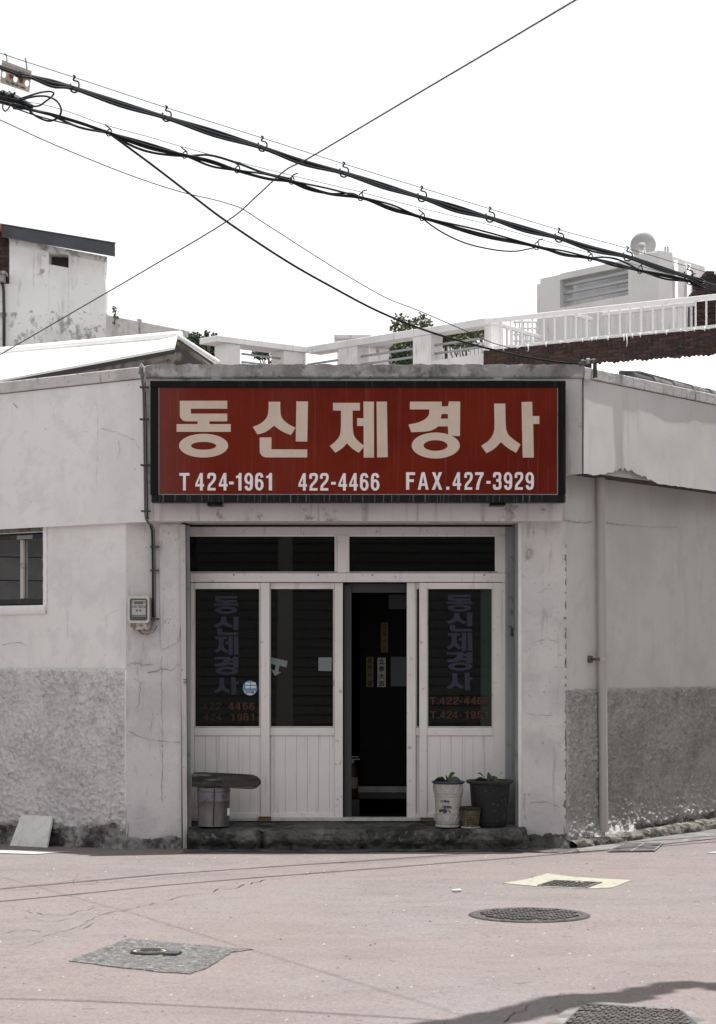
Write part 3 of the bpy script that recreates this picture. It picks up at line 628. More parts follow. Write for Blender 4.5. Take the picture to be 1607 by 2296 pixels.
# --- right wing wall
skin('wing_wall', RW, 0, 5.0, DR, ZE + .10, .0, 'right_wall', .004, 1.8, .05, edge=.03, seed=4)
def rag_r(a): return .02 + .11 * min(1, a / 2.4) + .04 * fbm(a, 0, 6, 4, 4)
def rough_r(a, z):
    q = rough(a * 1.15 + 7, z * 1.15, .85); f = max(0, 1 - (z - .02) / .30)
    return q + f * (.012 + .05 * max(0, fbm(a, z, 8, 9, 4) + .10) * f) + .035 * max(0, 1 - ((a - .30) / .22) ** 2) * max(0, 1 - z / .2)
skin('stucco_dado', RW, -.002, 3.3, -.03, DR + .008, .004, 'stucco_grey', lambda a, z: rough_r(a, z) - sink(a, z, .06 + .10 * min(1, a / 2.4), .05, 6, .05), 1, .0105, edge=.02, rtop=lambda a: .010 * fbm(a, 3, 1, 7, 5), seed=6)
mb = MB(); mb.grid(lambda u, v: RW.pt(3.3 + 1.7 * u, .004, -.1 + (DR + .1) * v), 4, 4); obj('wing_wall', mb, 'stucco_grey', SH)
mb = MB(); mb.grid(rubble_fn(RW, -.02, 3.3, -.08, .26, .03, .03), 240, 22); obj('rubble_base', mb, 'rubble', SH, smooth=True)

s0_, s1_ = RW.px(1292, 1880)[0], RW.px(1445, 1872)[0]
def splash_fn(u, v):
    a = s0_ + (s1_ - s0_) * u; w_ = sst(min(u, 1 - u) * 4)
    z = .20 * (1 - v) * (.55 + .45 * w_) - .02 * v + .02
    return RW.pt(a, -.02 + (.035 + .07 * v) * w_ * (.85 + .15 * fbm(a, z, 4, 7, 3)) + .006 * fbm(a, z, 4, 30, 3), z)
mb = MB(); mb.grid(splash_fn, 90, 30); mb.f = [f[::-1] for f in mb.f]; obj('sunlit_mortar', mb, 'coping_white', SH, smooth=True)  # pale mortar, bulged out and whitened to stand for the sunlit wall foot

# --- pilasters beside the shop front
XL0, XL1 = -1.952, P(406, 1500, .2).x
XR0, XR1 = P(1172, 1500, .2).x, 1.749
def rag_p(a): return .07 + .03 * fbm(a, 0, 3, 6, 4)
skin('pilaster', WF, XL0, XL1, -.05, ZB + .01, .0, 'patch_plaster', lambda a, z: .004 * fbm(a + 7, z, 7, 3, 4) - sink(a, z, .09, .05, 7, .04), 1, .015, edge=.02, seed=7)
mb = MB(); mb.box(XL1 - .005, XL1 + .004, .202, .66, -.05, ZB + .003); mb.box(XL0 + .01, XL1, .22, .66, -.05, ZB + .003); obj('pilaster_core', mb, 'plaster', SH)
mb = MB(); mb.grid(rubble_fn(WF, XL0 - .01, XL1, -.08, .13, .028, .035), 70, 22); obj('rubble_base', mb, 'rubble', SH, smooth=True)
# loose plaster sheet on the left pilaster, broken below
pl_px = [(357, 1176), (408, 1176), (408, 1395), (404, 1412), (402, 1428), (397, 1440), (388, 1444), (377, 1451), (368, 1455), (361, 1452)]
mb = MB(); mb.prism([P(x, y, .188) for x, y in pl_px][::-1], (0, .02, 0)); obj('plaster_sheet', mb, 'patch_plaster', SH, bevel=.003)
mb = MB(); mb.prism([P(x, y, .197) for x, y in [(292, 1341), (293, 1318), (305, 1322), (330, 1326), (345, 1322), (345, 1341)]][::-1], (0, .012, 0)); obj('plaster_patch', mb, 'meter_shell', SH, label='brighter paint patch above the electricity meter')
def chip_r(a): return .11 + .05 * fbm(a, 0, 9, 7, 4) - .04 * (a - XR0)
skin('pilaster', WF, XR0, XR1, -.05, ZB + .20, .004, 'patch_plaster', lambda a, z: .005 * fbm(a + 9, z, 9, 3, 4) - sink(a, z, .115 - .15 * (a - XR0), .04, 9, .06), 1, .015, edge=.02, seed=9)
mb = MB(); mb.box(XR0, XR1 - .02, .21, .66, -.05, 3.2); obj('pilaster_core', mb, 'plaster', SH)
mb = MB(); mb.grid(rubble_fn(WF, XR0 - .05, XR1 + .03, -.08, .17, .04, .13), 70, 24); obj('rubble_base', mb, 'step', SH, smooth=True)
# crumbled arris on the right pilaster
mb = MB()
rnd = random.Random(5)
zz = .25
while zz < 2.6:
    h = rnd.uniform(.01, .05); wd = rnd.uniform(.004, .014)
    if 1.85 < zz < 2.05 or .30 < zz < .48: wd *= 2.2; h *= 1.3
    q = [(XR1 - wd, zz), (XR1 + .004, zz - h * .4), (XR1 + .004, zz + h), (XR1 - wd * .6, zz + h * .7)]
    mb = MB(); mb.prism([Vector((x, .1935, z)) for x, z in q], (0, .004, 0)); zz += rnd.uniform(.02, .12); obj('plaster_chip', mb, 'grime', SH)

# hairline cracks in the plaster
def wall_crack(fr, pts, w_, out, seed, wall_m='grime'):
    rn = random.Random(seed); sz = [fr.px(a, b, out) for a, b in pts]; path = []
    for (a0, z0), (a1, z1) in zip(sz, sz[1:]):
        n = max(2, int(math.hypot(a1 - a0, z1 - z0) / .025))
        for i in range(n): t = i / n; path.append((a0 + (a1 - a0) * t + rn.uniform(-.006, .006), z0 + (z1 - z0) * t + rn.uniform(-.006, .006)))
    path.append(sz[-1]); v, f = ribbon(path, w_, 0); n = len(path)
    for i in range(n):
        k_ = rn.uniform(.1, .9); L_, R_ = v[i], v[n + i]; m_ = ((L_[0] + R_[0]) / 2, (L_[1] + R_[1]) / 2)
        v[i] = (m_[0] + (L_[0] - m_[0]) * k_, m_[1] + (L_[1] - m_[1]) * k_); v[n + i] = (m_[0] + (R_[0] - m_[0]) * k_, m_[1] + (R_[1] - m_[1]) * k_)
    q = MB(); q.add([fr.pt(x, out, z) for x, z in v], f); obj('plaster_crack', q, wall_m, SH)
for i, (pts, w_) in enumerate([([(285, 1494), (300, 1486), (322, 1492), (345, 1490)], .008), ([(330, 1508), (350, 1506), (362, 1500), (385, 1503), (402, 1490)], .009), ([(362, 1470), (363, 1560), (364, 1680), (364, 1800)], .005), ([(288, 1640), (320, 1655), (350, 1662), (404, 1664)], .005), ([(322, 1590), (340, 1585), (343, 1610), (338, 1640)], .004), ([(300, 1520), (315, 1532), (312, 1580), (304, 1590)], .005)]): wall_crack(WF, pts, w_, .0065, 60 + i)
for i, (pts, w_) in enumerate([([(228, 1560 - 40), (228, 1500), (262, 1500)], .003), ([(5, 1446), (40, 1440), (60, 1448)], .005), ([(238, 1408), (240, 1380), (262, 1368)], .004), ([(150, 1425), (152, 1370)], .003)]): wall_crack(LW, pts, w_, .008, 80 + i)
for i, (pts, w_) in enumerate([([(225, 960), (262, 968), (300, 985), (312, 1005)], .004), ([(265, 985), (270, 1010), (262, 1030)], .004), ([(30, 905), (40, 915)], .008), ([(218, 905), (220, 960), (216, 1100)], .003)]): wall_crack(LF, pts, w_, .008, 90 + i)
for i, (pts, w_) in enumerate([([(1264, 1166), (1300, 1172), (1330, 1170)], .009), ([(1360, 1172), (1390, 1177), (1408, 1177)], .010), ([(1410, 1178), (1470, 1182), (1520, 1183)], .004)]): wall_crack(RW, pts, w_, .007, 100 + i)
for i, (pts, w_) in enumerate([([(1180, 1600), (1210, 1604), (1240, 1604)], .004), ([(1190, 1800), (1225, 1798), (1260, 1812)], .007), ([(1178, 1780), (1176, 1810), (1180, 1840)], .008), ([(1210, 1330), (1222, 1320), (1240, 1322)], .004), ([(1196, 1440), (1230, 1432), (1250, 1440)], .004)]): wall_crack(WF, pts, w_, .0095, 110 + i)

# --- step in front of the doors
XS0, XS1 = P(424, 1800, .2).x, P(1178, 1800, .2).x
def step_fn(u, v):
    x = XS0 + (XS1 - XS0) * u
    prof = [(.66, .190), (.40, .182), (.15, .174), (.0, .168), (-.035, .158), (-.055, .135), (-.062, .10), (-.058, .06), (-.045, .035), (-.05, -.06)]
    t = v * (len(prof) - 1); i = min(int(t), len(prof) - 2); k = t - i
    y = prof[i][0] * (1 - k) + prof[i + 1][0] * k; z = prof[i][1] * (1 - k) + prof[i + 1][1] * k
    top = i < 3
    n1 = fbm(x, z * 1.5, 1, 4.5, 5); n2 = fbm(x, z, 4, 13, 4)
    if top: return Vector((x, y, z + .006 * n1 + .003 * n2 - .030 * max(0, 1 - abs(x + .795 + .06 * (y - .2)) / .05) * max(0, 1 - max(0, y - .02) / .18)))
    low = max(0, (.085 - z) / .08)
    gap = max(0, 1 - abs(x + .80) / .045)
    yy = y - .026 * n1 - .020 * n2 + .13 * gap + low * (.035 + .04 * abs(n2))
    return Vector((x, yy, z + .012 * n1 * (z > .03) - .02 * gap * (z > .08)))
mb = MB(); mb.grid(step_fn, 330, 54); obj('step', mb, 'step', SH, smooth=True)
mb = MB(); mb.grid(lambda u, v: on_road(Vector((XS0 - .02 + (XR1 + .1 - XS0) * u, .08 - .32 * v * (1 + .25 * fbm(u, v, 0, 6, 3)), 0)), .006), 40, 4); mb.f = [f[::-1] for f in mb.f]
struct('step_foot_strip', mb, 'step', smooth=True)  # thin dark strip laid over the road along the step's foot

# --- shop front: frames and sliding doors
YF, YB = .58, .635       # front-track and rear-track door faces
def fpost(name, px0, px1, py0, py1, y0, y1, m='frame_white', parent=SH, bevel=.004):
    mbp = MB(); mbp.pbox(px0, px1, py0, py1, y0, y1); return obj(name, mbp, m, parent, bevel=bevel)
YT = .60
# shutter guides and steel trim at both sides
mb = MB(); mb.hexa([P(410.5, 1908, .16), P(421, 1908, .16), P(421, 1908, .24), P(410.5, 1908, .24), P(404, 1176, .16), P(416, 1176, .16), P(416, 1176, .24), P(404, 1176, .24)])
trim = obj('steel_trim', mb, 'steel_pale', SH, bevel=.003)
mb = MB(); mb.hexa([P(421.5, 1904, .22), P(430, 1904, .22), P(430, 1904, .62), P(421.5, 1904, .62), P(416.5, 1178, .22), P(425.5, 1178, .22), P(425.5, 1178, .62), P(416.5, 1178, .62)])
obj('shutter_guide', mb, 'steel_grey', SH, bevel=.003)
fpost('shutter_guide', 1135.5, 1153, 1178, 1858, .50, .66, 'steel_grey')
fpost('shutter_guide', 1156.5, 1164, 1172, 1856, .28, .60, 'steel_grey')
fpost('guide_slot', 1152, 1158, 1178, 1856, .52, .60, 'black_gap')
fpost('jamb_edge', 1163.5, 1173, 1172, 1856, .205, .66, 'plaster', bevel=.004)
fpost('shutter_bar', 418, 1168, 1169, 1176, .30, .36, 'steel_grey')
fpost('shutter_bar', 430, 1150, 1174, 1180, .42, .50, 'black_gap')
# transom frame
fpost('door_frame', 425, 1135, 1181, 1199, YT - .02, YT + .08)
fpost('door_frame', 427, 1135, 1285, 1305, YT - .025, YT + .08)
fpost('door_frame', 757, 784, 1199.5, 1284.5, YT - .018, YT + .08)
fpost('door_frame', 1117, 1135, 1199.5, 1284.5, YT - .018, YT + .08)
fpost('door_frame', 1127.5, 1135.5, 1305.5, 1838, YT - .022, YT + .08)
fpost('door_frame', 427, 435.5, 1305.5, 1838, YB, YT + .08)
fpost('door_sill', 427, 1137, 1834.5, 1842, YT - .03, YT + .10, 'steel_pale')
for a, b in ((426, 757), (784, 1117)):
    tr = fpost('transom_window', a, b, 1199.5, 1203, YT + .0, YT + .03, bevel=0)
    g = MB(); g.pbox(a, b, 1199.5, 1284.5, YT + .035, YT + .040); obj('glass_pane', g, 'glass_dark', tr)
    fpost('window_bead', a, b, 1281.5, 1284.2, YT + .0, YT + .03, 'steel_pale', tr, 0)
    fpost('window_bead', b - 6, b - .2, 1203.2, 1281.3, YT + .002, YT + .03, 'frame_white', tr, .002)
# small drain holes in the transom rail
for px in (523, 712, 834, 1085):
    fpost('drain_slot', px, px + 4, 1288, 1290.5, YT - .027, YT - .02, 'black_gap', bevel=0)

def sliding_door(px0, px1, gx0, gx1, y, boards, label, top=1306.5):
    y1 = y + .04
    m_ = MB()
    m_.pbox(px0, gx0, top, 1835, y, y1)                                 # left stile
    m_.pbox(gx1, px1, top, 1835, y, y1)                                 # right stile
    a = MB()
    d = obj('sliding_door', m_, 'frame_white', SH, bevel=.004, label=label)
    for nm, z0, z1 in (('top_rail', top, 1321), ('middle_rail', 1632, 1650), ('bottom_rail', 1824, 1835)):
        r_ = MB(); r_.pbox(gx0 + .3, gx1 - .3, z0 + .3, z1 - .3, y + .003, y1 - .002); obj(nm, r_, 'frame_white', d, bevel=.004)
    g = MB(); g.pbox(gx0, gx1, 1320, 1633, y + .022, y + .027); obj('glass_pane', g, 'glass', d)
    bead = MB(); bead.pbox(gx0 + .2, gx0 + 2.4, 1321.2, 1631.8, y + .008, y + .02); bead.pbox(gx1 - 3.5, gx1 - .2, 1321.2, 1631.8, y + .008, y + .02); bead.pbox(gx0 + 2.6, gx1 - 3.7, 1629, 1631.8, y + .008, y + .02)
    obj('glazing_bead', bead, 'steel_pale', d)
    for a_, b_ in zip(boards, boards[1:]):
        pk = MB(); pk.pbox(a_ + .2, b_ - .2, 1649, 1825, y + .020, y + .03); obj('plank', pk, 'panel_white', d, bevel=.002)
    bk = MB(); bk.pbox(gx0, gx1, 1648, 1826, y + .030, y + .036); obj('panel_back', bk, 'panel_white', d)
    return d
B1 = [437.5, 461, 486, 511, 536, 561, 589]; B2 = [607, 615.5, 640.3, 665.5, 690, 715, 739.8, 752]
B4 = [958.5, 988, 1012.4, 1037.5, 1062, 1087.7, 1109]
D2 = sliding_door(598, 769.5, 605.5, 751, YB, B2, 'rear-track door leaf left of the open doorway with taped plastic sheet')
D1 = sliding_door(427.5, 605, 436, 585, YF, B1, 'leftmost door leaf with dark vertical lettering and round sticker')
D3 = sliding_door(913, 1106, 933.5, 1082, YB, [934, 960, 990, 1020, 1050, 1082], 'door leaf slid open behind the right-hand door')
D4 = sliding_door(941, 1127.5, 958.5, 1107, YF, B4, 'rightmost door leaf with vertical lettering and red telephone numbers')
# edge of stile seen in the gap, mitre lines and knob
for px in (592, 959):
    pass
# lettering on the glass
def vlet(parent, px0, px1, rows, y):
    for nm, (y0, y1) in zip(('dong', 'sin', 'je', 'gyeong', 'sa'), rows):
        x0, x1, h0, h1 = HBOX[nm]; lm = MB()
        put(lm, HANGUL[nm], lambda x, yy, k: P(px0 + (x - x0) / (x1 - x0) * (px1 - px0), y0 + (yy - h0) / (h1 - h0) * (y1 - y0), y - k))
        obj('letter', lm, 'vinyl_violet', parent)
zy = lambda v: 1149.5 + v / 4.094
zx = lambda v: 392.5 + v / 4.094
vlet(D1, zx(358), zx(586), [(zy(765), zy(930)), (zy(955), zy(1125)), (zy(1135), zy(1305)), (zy(1325), zy(1490)), (zy(1510), zy(1672))], YF + .0215)
zx4 = lambda v: 757 + v / 3.583
zy4 = lambda v: 1149.5 + v / 3.583
vlet(D4, zx4(878), zx4(1088), [(zy4(660), zy4(795)), (zy4(805), zy4(955)), (zy4(965), zy4(1112)), (zy4(1122), zy4(1270)), (zy4(1285), zy4(1430))], YF + .0215)
def numline(parent, m, chars, px0, py0, py1, y, name='phone_number', wk=1.0):
    """chars: list of (glyph, x position in measured px, width px)."""
    lm = MB()
    for ch, x, w_ in chars:
        gw = max(p[0] for v, f in GLY[ch] for p in v)
        put(lm, GLY[ch], lambda gx, gy, k: P(x + gx / gw * w_, py0 + gy / 125.0 * (py1 - py0), y - k))
    return obj(name, lm, m, parent)
def spread(s, pos, w_, f):   # positions given in a zoom's pixels
    return [(c, f(p), (w_ if c not in '-.T1FAX' else {'-': w_ * .5, '.': w_ * .3, 'T': w_ * 1.05, '1': w_ * .75, 'F': w_, 'A': w_ * 1.3, 'X': w_ * 1.2}[c])) for c, p in zip(s, pos)]
numline(D4, 'vinyl_red', spread('T.422-4466', [745, 803, 822, 877, 932, 977, 1018, 1072, 1124, 1172], 12.4, zx4), 0, zy4(1482), zy4(1542), YF + .0212)
numline(D4, 'vinyl_red', spread('T.424-1961', [748, 806, 826, 878, 924, 980, 1022, 1070, 1124, 1176], 12.4, zx4), 0, zy4(1596), zy4(1654), YF + .0212)
numline(D1, 'vinyl_red_faded', spread('422', [252, 318, 380], 11.5, zx), 0, zy(1746), zy(1812), YF + .0212)
numline(D1, 'vinyl_red', spread('4466', [492, 555, 624, 684], 12.0, zx), 0, zy(1744), zy(1812), YF + .0212)
numline(D1, 'vinyl_red_faded', spread('424', [262, 330, 380], 11.5, zx), 0, zy(1846), zy(1912), YF + .0212)
numline(D1, 'vinyl_red', spread('1961', [510, 572, 630, 692], 12.0, zx), 0, zy(1846), zy(1910), YF + .0212)
# round recycling sticker
yk = YF + .0205
lm = MB(); v, f = tess(ell(zx(690), zy(1612), 16.3, 16.8, 40)); lm.add([P(x, y, yk) for x, y in v], f); stk = obj('round_sticker', lm, 'sticker_blue', D1, label='round blue and white recycling sticker')
D1S = stk
lm = MB(); v, f = tess([p for p in ell(zx(690), zy(1612), 14.8, 15.3, 60) if p[1] > zy(1632)]); lm.add([P(x, y, yk - .0008) for x, y in v], f)
for k, px in enumerate((zx(648), zx(700))):
    for j, py in enumerate((zy(1560), zy(1592))):
        v, f = tess([(px, py), (px + 10.5, py), (px + 10.5, py + 5.2), (px, py + 5.2)]); lm.add([P(x, y, yk - .0008) for x, y in v], f)
obj('sticker_field', lm, 'sticker_white', D1)
lm = MB(); put_text(lm, '분리배출', lambda x, y, k: P(x, y, yk - .0016), zx(650), zx(728), zy(1638), zy(1662), .03); obj('sticker_text', lm, 'ink', D1)
# taped arrow and square plastic sheet on the second leaf
lm = MB(); v, f = tess([(zx(a), zy(b)) for a, b in [(874, 1326), (1036, 1364), (1024, 1422), (962, 1404), (950, 1458), (976, 1466), (920, 1502), (884, 1440), (918, 1450), (926, 1400), (874, 1386)]]); lm.add([P(x, y, YB + .0205) for x, y in v], f); obj('taped_arrow', lm, 'vinyl_clear', D2)
lm = MB(); v, f = tess([(zx(a), zy(b)) for a, b in [(1324, 1330), (1438, 1330), (1443, 1336), (1441, 1450), (1436, 1456), (1324, 1454), (1319, 1448), (1319, 1336)]]); lm.add([P(x, y, YB + .0205) for x, y in v], f); obj('plastic_square', lm, 'vinyl_clear', D2)
# handwritten mark on the steel trim, little holes
lm = MB(); put_text(lm, '구구구', lambda x, y, k: P(411.2 + (y - 1517) * .05 + (x - 411.2) * .0 + (x - 411.2), y, .1585), 411.5, 419, 1523, 1537, .02); obj('marker_writing', lm, 'ink', SH)

# --- left window
WN = LW
mb = MB()
zt = WZ1; fr_o0, fr_o1 = -.09, -.045
mb.fbox(WN, WS0 + .01, WS0 + .065, fr_o0, fr_o1, WZ0 + .012, zt - .012)
mb.fbox(WN, WS0 + .066, WS1 - .01, fr_o0, fr_o1 - .001, WZ0 + .012, WZ0 + .062); mb.fbox(WN, WS0 + .066, WS1 - .01, fr_o0, fr_o1 - .001, zt - .06, zt - .012); mb.fbox(WN, WS1 - .07, WS1 - .01, fr_o0, fr_o1, WZ0 + .063, zt - .061)
win = obj('window', mb, 'dark_metal', SH, bevel=.004, label='dark framed sliding window in the left wing wall')
ms, _ = LW.px(54, 1270, -.06); ms0, _ = LW.px(47, 1270, -.06)
mb = MB(); mb.fbox(WN, ms, ms0, -.075, -.05, WZ0 + .063, zt - .061); obj('sash_stile', mb, 'steel_pale', win, bevel=.003)
mb = MB(); mb.fbox(WN, WS0 + .06, ms, -.082, -.078, WZ0 + .06, zt - .06); obj('glass_pane', mb, 'glass_dark', win)
mb = MB(); mb.fbox(WN, ms0, WS1 - .06, -.082, -.078, WZ0 + .06, zt - .06); obj('glass_pane', mb, 'glass_dark', win)
mb = MB(); mb.fbox(WN, LW.px(65, 1207)[0], LW.px(30, 1207)[0], -.046, -.042, LW.px(60, 1208)[1], LW.px(60, 1199)[1]); obj('tape_strip', mb, 'steel_grey', win)
mb = MB()
def sill_fn(u, v):
    a = WS0 - .045 + (WS1 + .05 - WS0) * u
    pr = [(.0, .0), (.022, -.004), (.028, -.03), (.02, -.075), (.0, -.085)]
    t = v * 4; i = min(int(t), 3); k = t - i
    return LW.pt(a, pr[i][0] * (1 - k) + pr[i + 1][0] * k + .005 * fbm(a, v, 0, 15, 3), WZ0 + .002 + pr[i][1] * (1 - k) + pr[i + 1][1] * k)
mb.grid(sill_fn, 80, 10); obj('window_sill', mb, 'fascia_paint', win, smooth=True)
mb = MB(); mb.grid(lambda u, v: LW.pt(WS0 - .048 + .048 * u, .004 + .012 * math.sin(math.pi * u) + .004 * fbm(u, v * 1, 0, 12, 3), WZ0 - .05 + (zt - WZ0 + .09) * v), 6, 60); mb.f = [f[::-1] for f in mb.f]; obj('plaster_rim', mb, 'fascia_paint', win, smooth=True)
mb = MB(); mb.fbox(WN, WS0 - .01, WS1, -.02, .006, zt + .002, zt + .05); obj('lintel_timber', mb, 'timber', win, bevel=.006)

# --- interior
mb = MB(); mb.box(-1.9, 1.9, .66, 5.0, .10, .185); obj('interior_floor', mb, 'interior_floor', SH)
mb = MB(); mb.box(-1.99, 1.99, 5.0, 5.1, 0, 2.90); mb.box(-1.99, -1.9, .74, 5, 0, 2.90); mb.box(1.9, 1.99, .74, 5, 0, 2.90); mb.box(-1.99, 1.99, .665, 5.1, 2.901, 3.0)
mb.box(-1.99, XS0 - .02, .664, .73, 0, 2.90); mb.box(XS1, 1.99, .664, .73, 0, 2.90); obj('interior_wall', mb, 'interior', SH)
fpost('inner_frame', 772, 789, 1312, 1835, .70, .80, 'inner_frame')
fpost('inner_frame', 772, 912, 1308, 1329, .72, .80, 'inner_frame')
YP = 1.55
mb = MB(); a = P(770, 1800, YP); b = P(1000, 1330, YP); mb.box(P(808, 1500, YP).x, .95, YP, YP + .05, .30, 2.5); obj('inner_partition', mb, 'interior', SH)
fpost('inner_step', 803, 1010, 1764, 1778, 1.50, 1.56, 'steel_grey')
fpost('inner_step', 803, 1010, 1779, 1792, 1.46, 1.56, 'inner_frame')
fpost('skylight_reflection', 872, 912, 1333, 1366, YP - .02, YP - .005, 'paper_grey')  # pale panel painted in for the lit skylight reflection indoors
def strip(px0, px1, py0, py1, m, txt, ink, nm, label, cat='paper strip'):
    q = MB(); q.pbox(px0, px1, py0, py1, YP - .006, YP - .004); o = obj(nm, q, m, label=label, category=cat)
    if txt:
        t = MB(); n = len(txt); h = (py1 - py0) / n
        for i, c in enumerate(txt): put_text(t, c, lambda x, y, k: P(x, y, YP - .0065), px0 + 3, px1 - 3, py0 + h * i + 2, py0 + h * (i + 1) - 2, .02)
        obj('brush_writing', t, ink, o)
    return o
strip(847, 866, 1475, 1541, 'paper', '立春大吉', 'ink', 'paper_strip', 'white paper strip with black brush characters inside the doorway')
strip(822, 838.5, 1473, 1541, 'paper_yellow', '建陽多慶', 'ink_brown', 'paper_strip', 'yellowed paper strip left of the white one inside the doorway')
strip(855, 871, 1396, 1463, 'paper_yellow', '立春大吉', 'ink_brown', 'paper_strip', 'yellowed paper strip higher up inside the doorway')
strip(877, 912, 1473, 1539, 'paper_grey', '', 'ink', 'notice_sheet', 'dim grey notice sheet beside the paper strips inside the doorway', 'notice')
# --- small fittings on the walls
mb = MB(); pp = [P(1189, 1231, .16), P(1188, 1240, .165), P(1186, 1248, .178), P(1184, 1252, .20)]; mb.tube(pp, .016, 12)
hk = obj('pipe_stub', mb, 'pvc', SH, smooth=True)
mb = MB(); c = P(1186, 1248, .19); mb.tube([c, c + Vector((0, .02, 0))], .035, 16); obj('pipe_collar', mb, 'patch_plaster', SH)
mb = MB(); mb.tube([P(1141, 1404, .48), P(1148, 1407, .48), P(1151, 1412, .48), P(1150, 1424, .48), P(1147, 1427, .48), P(1147, 1414, .48), P(1150, 1409, .48)], .004, 6); obj('latch_wire', mb, 'dark_metal', SH, smooth=True)
mb = MB(); mb.pbox(1146, 1153, 1408, 1426, .47, .50); obj('shutter_lock', mb, 'dark_metal', SH, bevel=.006)
# wooden blocks under the stiles
for px0, px1 in ((580, 608), (943.5, 972.5)):
    mb = MB(); mb.pbox(px0, px1, 1832 if px0 < 700 else 1834, 1843, .535, .575); obj('wood_block', mb, 'wood_block', None, bevel=.002, label='small brown wooden block under the left door leaf' if px0 < 700 else 'small brown wooden block under the right door leaf', category='block', group='blocks under the door leaves')

# ================================================================== SIGN
YS = -.20
SG = thing('shop_sign', (0, YS, 2.9), 'wide red shop sign with black frame and cream lettering above the doors', 'sign')
mb = MB(); mb.pbox(352, 1255, 864, 1113, YS + .012, YS + .03); obj('sign_face', mb, 'sign_red', SG)
for nm, q, m in (('sign_frame', (336.5, 1270, 853, 868.5), 'sign_black'), ('sign_frame', (339, 1270, 1109.5, 1126), 'sign_drip'), ('sign_frame', (337, 355.5, 868.8, 1109.2), 'sign_black'), ('sign_frame', (1252.5, 1270, 868.8, 1109.2), 'sign_black')):
    mb = MB(); mb.pbox(q[0], q[1], q[2], q[3], YS, YS + .14); obj(nm, mb, m, SG, bevel=.006)
mb = MB(); mb.pbox(352, 1253, 866, 1112, YS + .035, YS + .135); obj('sign_box', mb, 'sign_black', SG)
for q in ((355.8, 1252.2, 1107.6, 1109.4), (355.8, 357.4, 869, 1107.5), (1250.6, 1252.2, 869, 1107.5)):
    mb = MB(); mb.pbox(*q, YS + .006, YS + .012); obj('sign_bead', mb, 'steel_grey', SG)
for q in ((465, 498, 1126.5, 1134), (1100, 1135, 1126.5, 1133)):
    mb = MB(); mb.pbox(*q, -.16, -.001); obj('sign_bracket', mb, 'sign_black', SG, bevel=.003)
mb = MB()
for px in (475, 1108):
    mb.pbox(px, px + 20, 846.5, 851, -.12, .0)
    mb.pbox(px - 18, px + 44, 850.5, 853.2, -.20, -.05)
obj('sign_hanger', mb, 'steel_grey', SG)
YL = YS + .0100
def sgn(x, y, k=0): return P(308.4 + x / 3.184, 796.2 + y / 3.184, YL - k)
for nm in ('dong', 'sin', 'je', 'gyeong', 'sa'):
    lm = MB(); put(lm, HANGUL[nm], lambda x, y, k: sgn(x, y, k)); obj('letter', lm, 'sign_cream', SG)
def signnum(items, y0, y1):
    lm = MB()
    for ch, x0, x1 in items:
        gw = max(p[0] for v, f in GLY[ch] for p in v); g0 = min(p[0] for v, f in GLY[ch] for p in v)
        put(lm, GLY[ch], lambda gx, gy, k: sgn(x0 + (gx - g0) / (gw - g0) * (x1 - x0), y0 + gy / 125 * (y1 - y0), k))
    obj('phone_number', lm, 'sign_white', SG)
signnum([('T', 300, 372), ('4', 414, 476), ('2', 499, 562), ('4', 582, 645), ('-', 655, 688), ('1', 704, 744), ('9', 764, 826), ('6', 840, 902), ('1', 920, 962)], 841, 966)
signnum([('4', 1150, 1212), ('2', 1228, 1290), ('2', 1305, 1367), ('-', 1384, 1418), ('4', 1436, 1498), ('4', 1513, 1575), ('6', 1590, 1652), ('6', 1668, 1730)], 843, 967)
signnum([(c, a + X7, b + X7) for c, a, b in [('F', 313, 377), ('A', 396, 474), ('X', 496, 572), ('.', 600, 622), ('4', 646, 707), ('2', 729, 789), ('7', 806, 867), ('-', 887, 917), ('3', 934, 995), ('9', 1011, 1072), ('2', 1089, 1150), ('9', 1166, 1227)]], 836, 961)

# ================================================================== DOWNSPOUT, CONDUIT, METER
pt_s, pt_z = RW.px(1348, 1076, .055); pb_s, pb_z = RW.px(1355, 1866, .055)
top = RW.pt(pt_s, .055, ZE + .03); bot = RW.pt(pb_s, .055, pb_z)
DS = thing('downspout', (bot.x, bot.y, bot.z), 'pale grey plastic rain pipe running down the right wing wall', 'pipe')
mid = top.lerp(bot, .505)
mb = MB(); mb.tube([top, mid], .0375, 24); obj('pipe', mb, 'pvc', DS, smooth=True, sharp=40)
mb = MB(); mb.tube([mid, bot], .0395, 24); obj('pipe', mb, 'pvc', DS, smooth=True, sharp=40)
mb = MB(); mb.tube([mid + Vector((0, 0, .05)), mid - Vector((0, 0, .05))], .0425, 24); obj('coupling', mb, 'pvc', DS, smooth=True, sharp=40)
bz = mid - Vector((0, 0, .03))
mb = MB(); mb.tube([bz + Vector((0, 0, .012)), bz - Vector((0, 0, .012))], .0455, 24); obj('clamp_ring', mb, 'steel_pale', DS, smooth=True, sharp=40)
mb = MB(); q = RW.pt(pt_s + (pb_s - pt_s) * .5, 0, bz.z); mb.tube([bz - RW.u * .04, bz - RW.u * .075 - RW.n * .03, bz - RW.u * .085 - RW.n * .055], .012, 8); mb.fbox(RW, pt_s - .13, pt_s - .085, -.01, .03, bz.z - .03, bz.z + .03); obj('wall_bracket', mb, 'iron', DS, bevel=.004)

